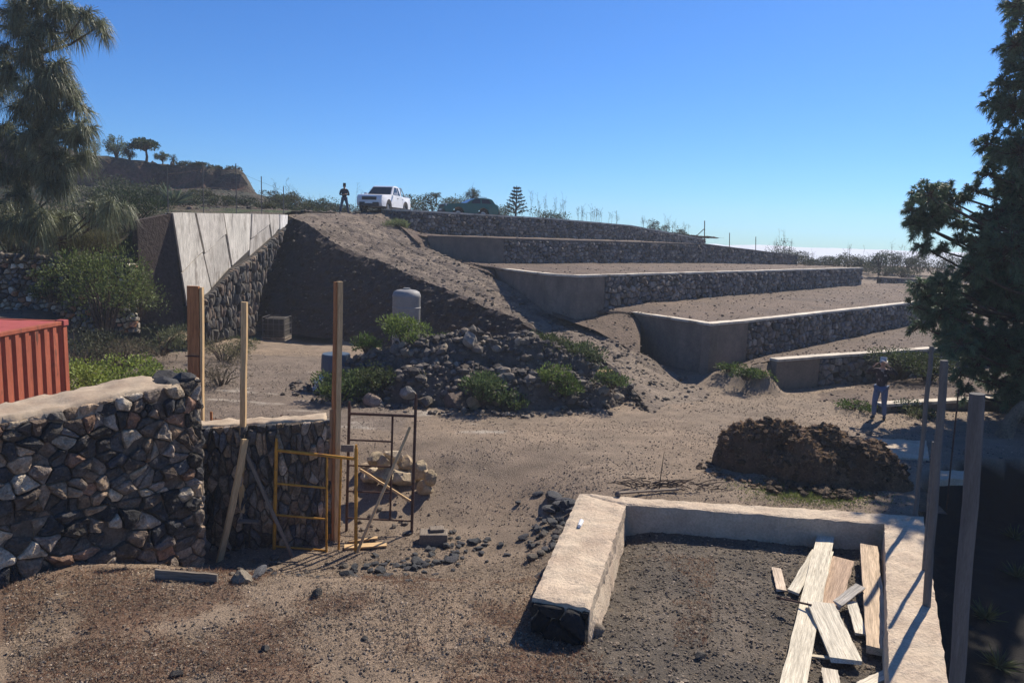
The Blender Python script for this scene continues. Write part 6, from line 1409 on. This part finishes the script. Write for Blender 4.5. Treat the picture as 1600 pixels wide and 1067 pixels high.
# debris twigs behind the foundation's back wall
q = G(1040, 765, 0); mb = MB()
for k in range(60):
    a_ = Vector((q.x + nr.normal() * .45, q.y + nr.normal() * .12 + .1, .03 + abs(nr.normal()) * .06)); d_ = Vector((nr.normal(), nr.normal() * .3, nr.normal() * .12)).normalized() * nr.uniform(.15, .5); tube(mb, [a_, a_ + d_ * .5 + Vector((0, 0, .03)), a_ + d_], [.012, .009, .004], 4, (.1, .08, .06))
tube(mb, [q + Vector((-.12, 0, 0)), q + Vector((-.1, 0, .4)), q + Vector((-.07, 0, .75))], [.01, .008, .003], 4)
tag(mb.build('brushwood', M['bark'], origin=tuple(q)), 'small pile of dark twigs with one upright stem behind the back wall of the foundation', 'twigs', kind='thing')
board('timber_lath', 'thin dark lath lying behind the back wall of the foundation', G(968, 770, .05), G(1060, 764, .08), .06, .03, M['greywood'], 'board', side=(0, 1, 0))
# plants in the shaded hollow
for k, (px, py, d) in enumerate([(1540, 965, 8.2), (1590, 900, 9.5), (1560, 1040, 7.6), (1585, 840, 11)]):
    q = G(px, py, -1.3); mb = MB(); m_ = 60; Dv = rdir(m_); Dv[:, 2] = np.abs(Dv[:, 2]) * .8 + .2; leaves(mb, np.tile(np.array((q.x, q.y, -1.32)), (m_, 1)), Dv, .32, .014, (.10, .12, .05)); tag(mb.build('tuft', M['leaf'], origin=(q.x, q.y, -1.3)), ['spiky grass tuft in the black hollow beside the nearest grey post', 'upper spiky tuft in the black hollow at the right edge of the photo', 'lowest spiky tuft in the black hollow', 'farthest spiky tuft in the black hollow'][k], 'grass tuft', kind='thing')
q = P(1583, 665, 18.6); st = MB(); tube(st, [(q.x - .3, 18.5, -.1), (q.x - .1, 18.6, .35), (q.x + .12, 18.6, .7), (q.x + .2, 18.6, .9)], [.22, .17, .15, .08], 9, (.22, .17, .12)); tag(st.build('tree_stump', M['dung'], origin=(q.x, q.y, 0)), 'sunlit leaning stump at the foot of the large dark pine', 'stump', kind='thing')
# a second pine, unseen past the right edge, added to shade the hollow
bl_ = []
for k in range(34):
    z = 2.2 + k * .26; r0 = 2.3 * (1 - (z - 2) / 11); a = k * 2.4; bl_.append(((13.3 + r0 * math.cos(a) * .8, 14.0 + r0 * math.sin(a) * .8, z), .55 + .35 * r0 / 2.4))
pine('second pine added out of view at the right to shade the black hollow', [(13.3, 14.0, -1.4), (13.3, 14, 5), (13.2, 14, 11.5)], [.3, .2, .05], bl_, .12, 30, .26, .02, .15, (.042, .066, .034), 15, 26)


# clods on the slopes and terraces
def on_mesh(nm, N, cond=lambda p: True):
    o = bpy.data.objects[nm]; me = o.data; k = len(me.vertices); co = np.empty(k * 3, np.float32); me.vertices.foreach_get('co', co); co = co.reshape(-1, 3) + np.array(o.location)
    co = co[np.array([cond(p) for p in co])]; p = co[nr.integers(0, len(co), N)] + nr.normal(size=(N, 3)) * np.array([.12, .12, 0]); return p
scatter_rocks('slope_clods', 'clods and stones on the earth ramp and its bank', 5500, lambda N: on_mesh('ramp', N, lambda p: p[2] > -.05), .015, .10, [(.14, .11, .085), (.17, .135, .105), (.08, .066, .055), (.22, .18, .14)])
scatter_rocks('terrace_clods', 'clods on the ploughed terraces', 6000, lambda N: on_mesh('terraces', N), .015, .07, [(.15, .11, .085), (.20, .15, .115), (.09, .07, .056)])
scatter_rocks('hill_stones', 'stones on the hillside', 4000, lambda N: on_mesh('hillside', N, lambda p: -32 < p[0] < t1x(p[1]) - .4), .04, .22, [(.12, .095, .075), (.17, .12, .09), (.08, .066, .055), (.10, .10, .07)])
# ------------------------------------------------------------------ thin air haze
mb = MB(); boxm(mb, (0, 97, -11), (500, 350, 56)); 
hm = bpy.data.materials.new('haze_air'); hm.use_nodes = True; t_ = hm.node_tree; t_.nodes.clear(); pv = t_.nodes.new('ShaderNodeVolumePrincipled'); pv.inputs['Density'].default_value = .0009; pv.inputs['Color'].default_value = (.80, .88, 1, 1); pv.inputs['Anisotropy'].default_value = .2
ho = t_.nodes.new('ShaderNodeOutputMaterial'); t_.links.new(pv.outputs[0], ho.inputs['Volume'])
tag(mb.build('haze', hm), 'thin pale haze in the air', kind='stuff')
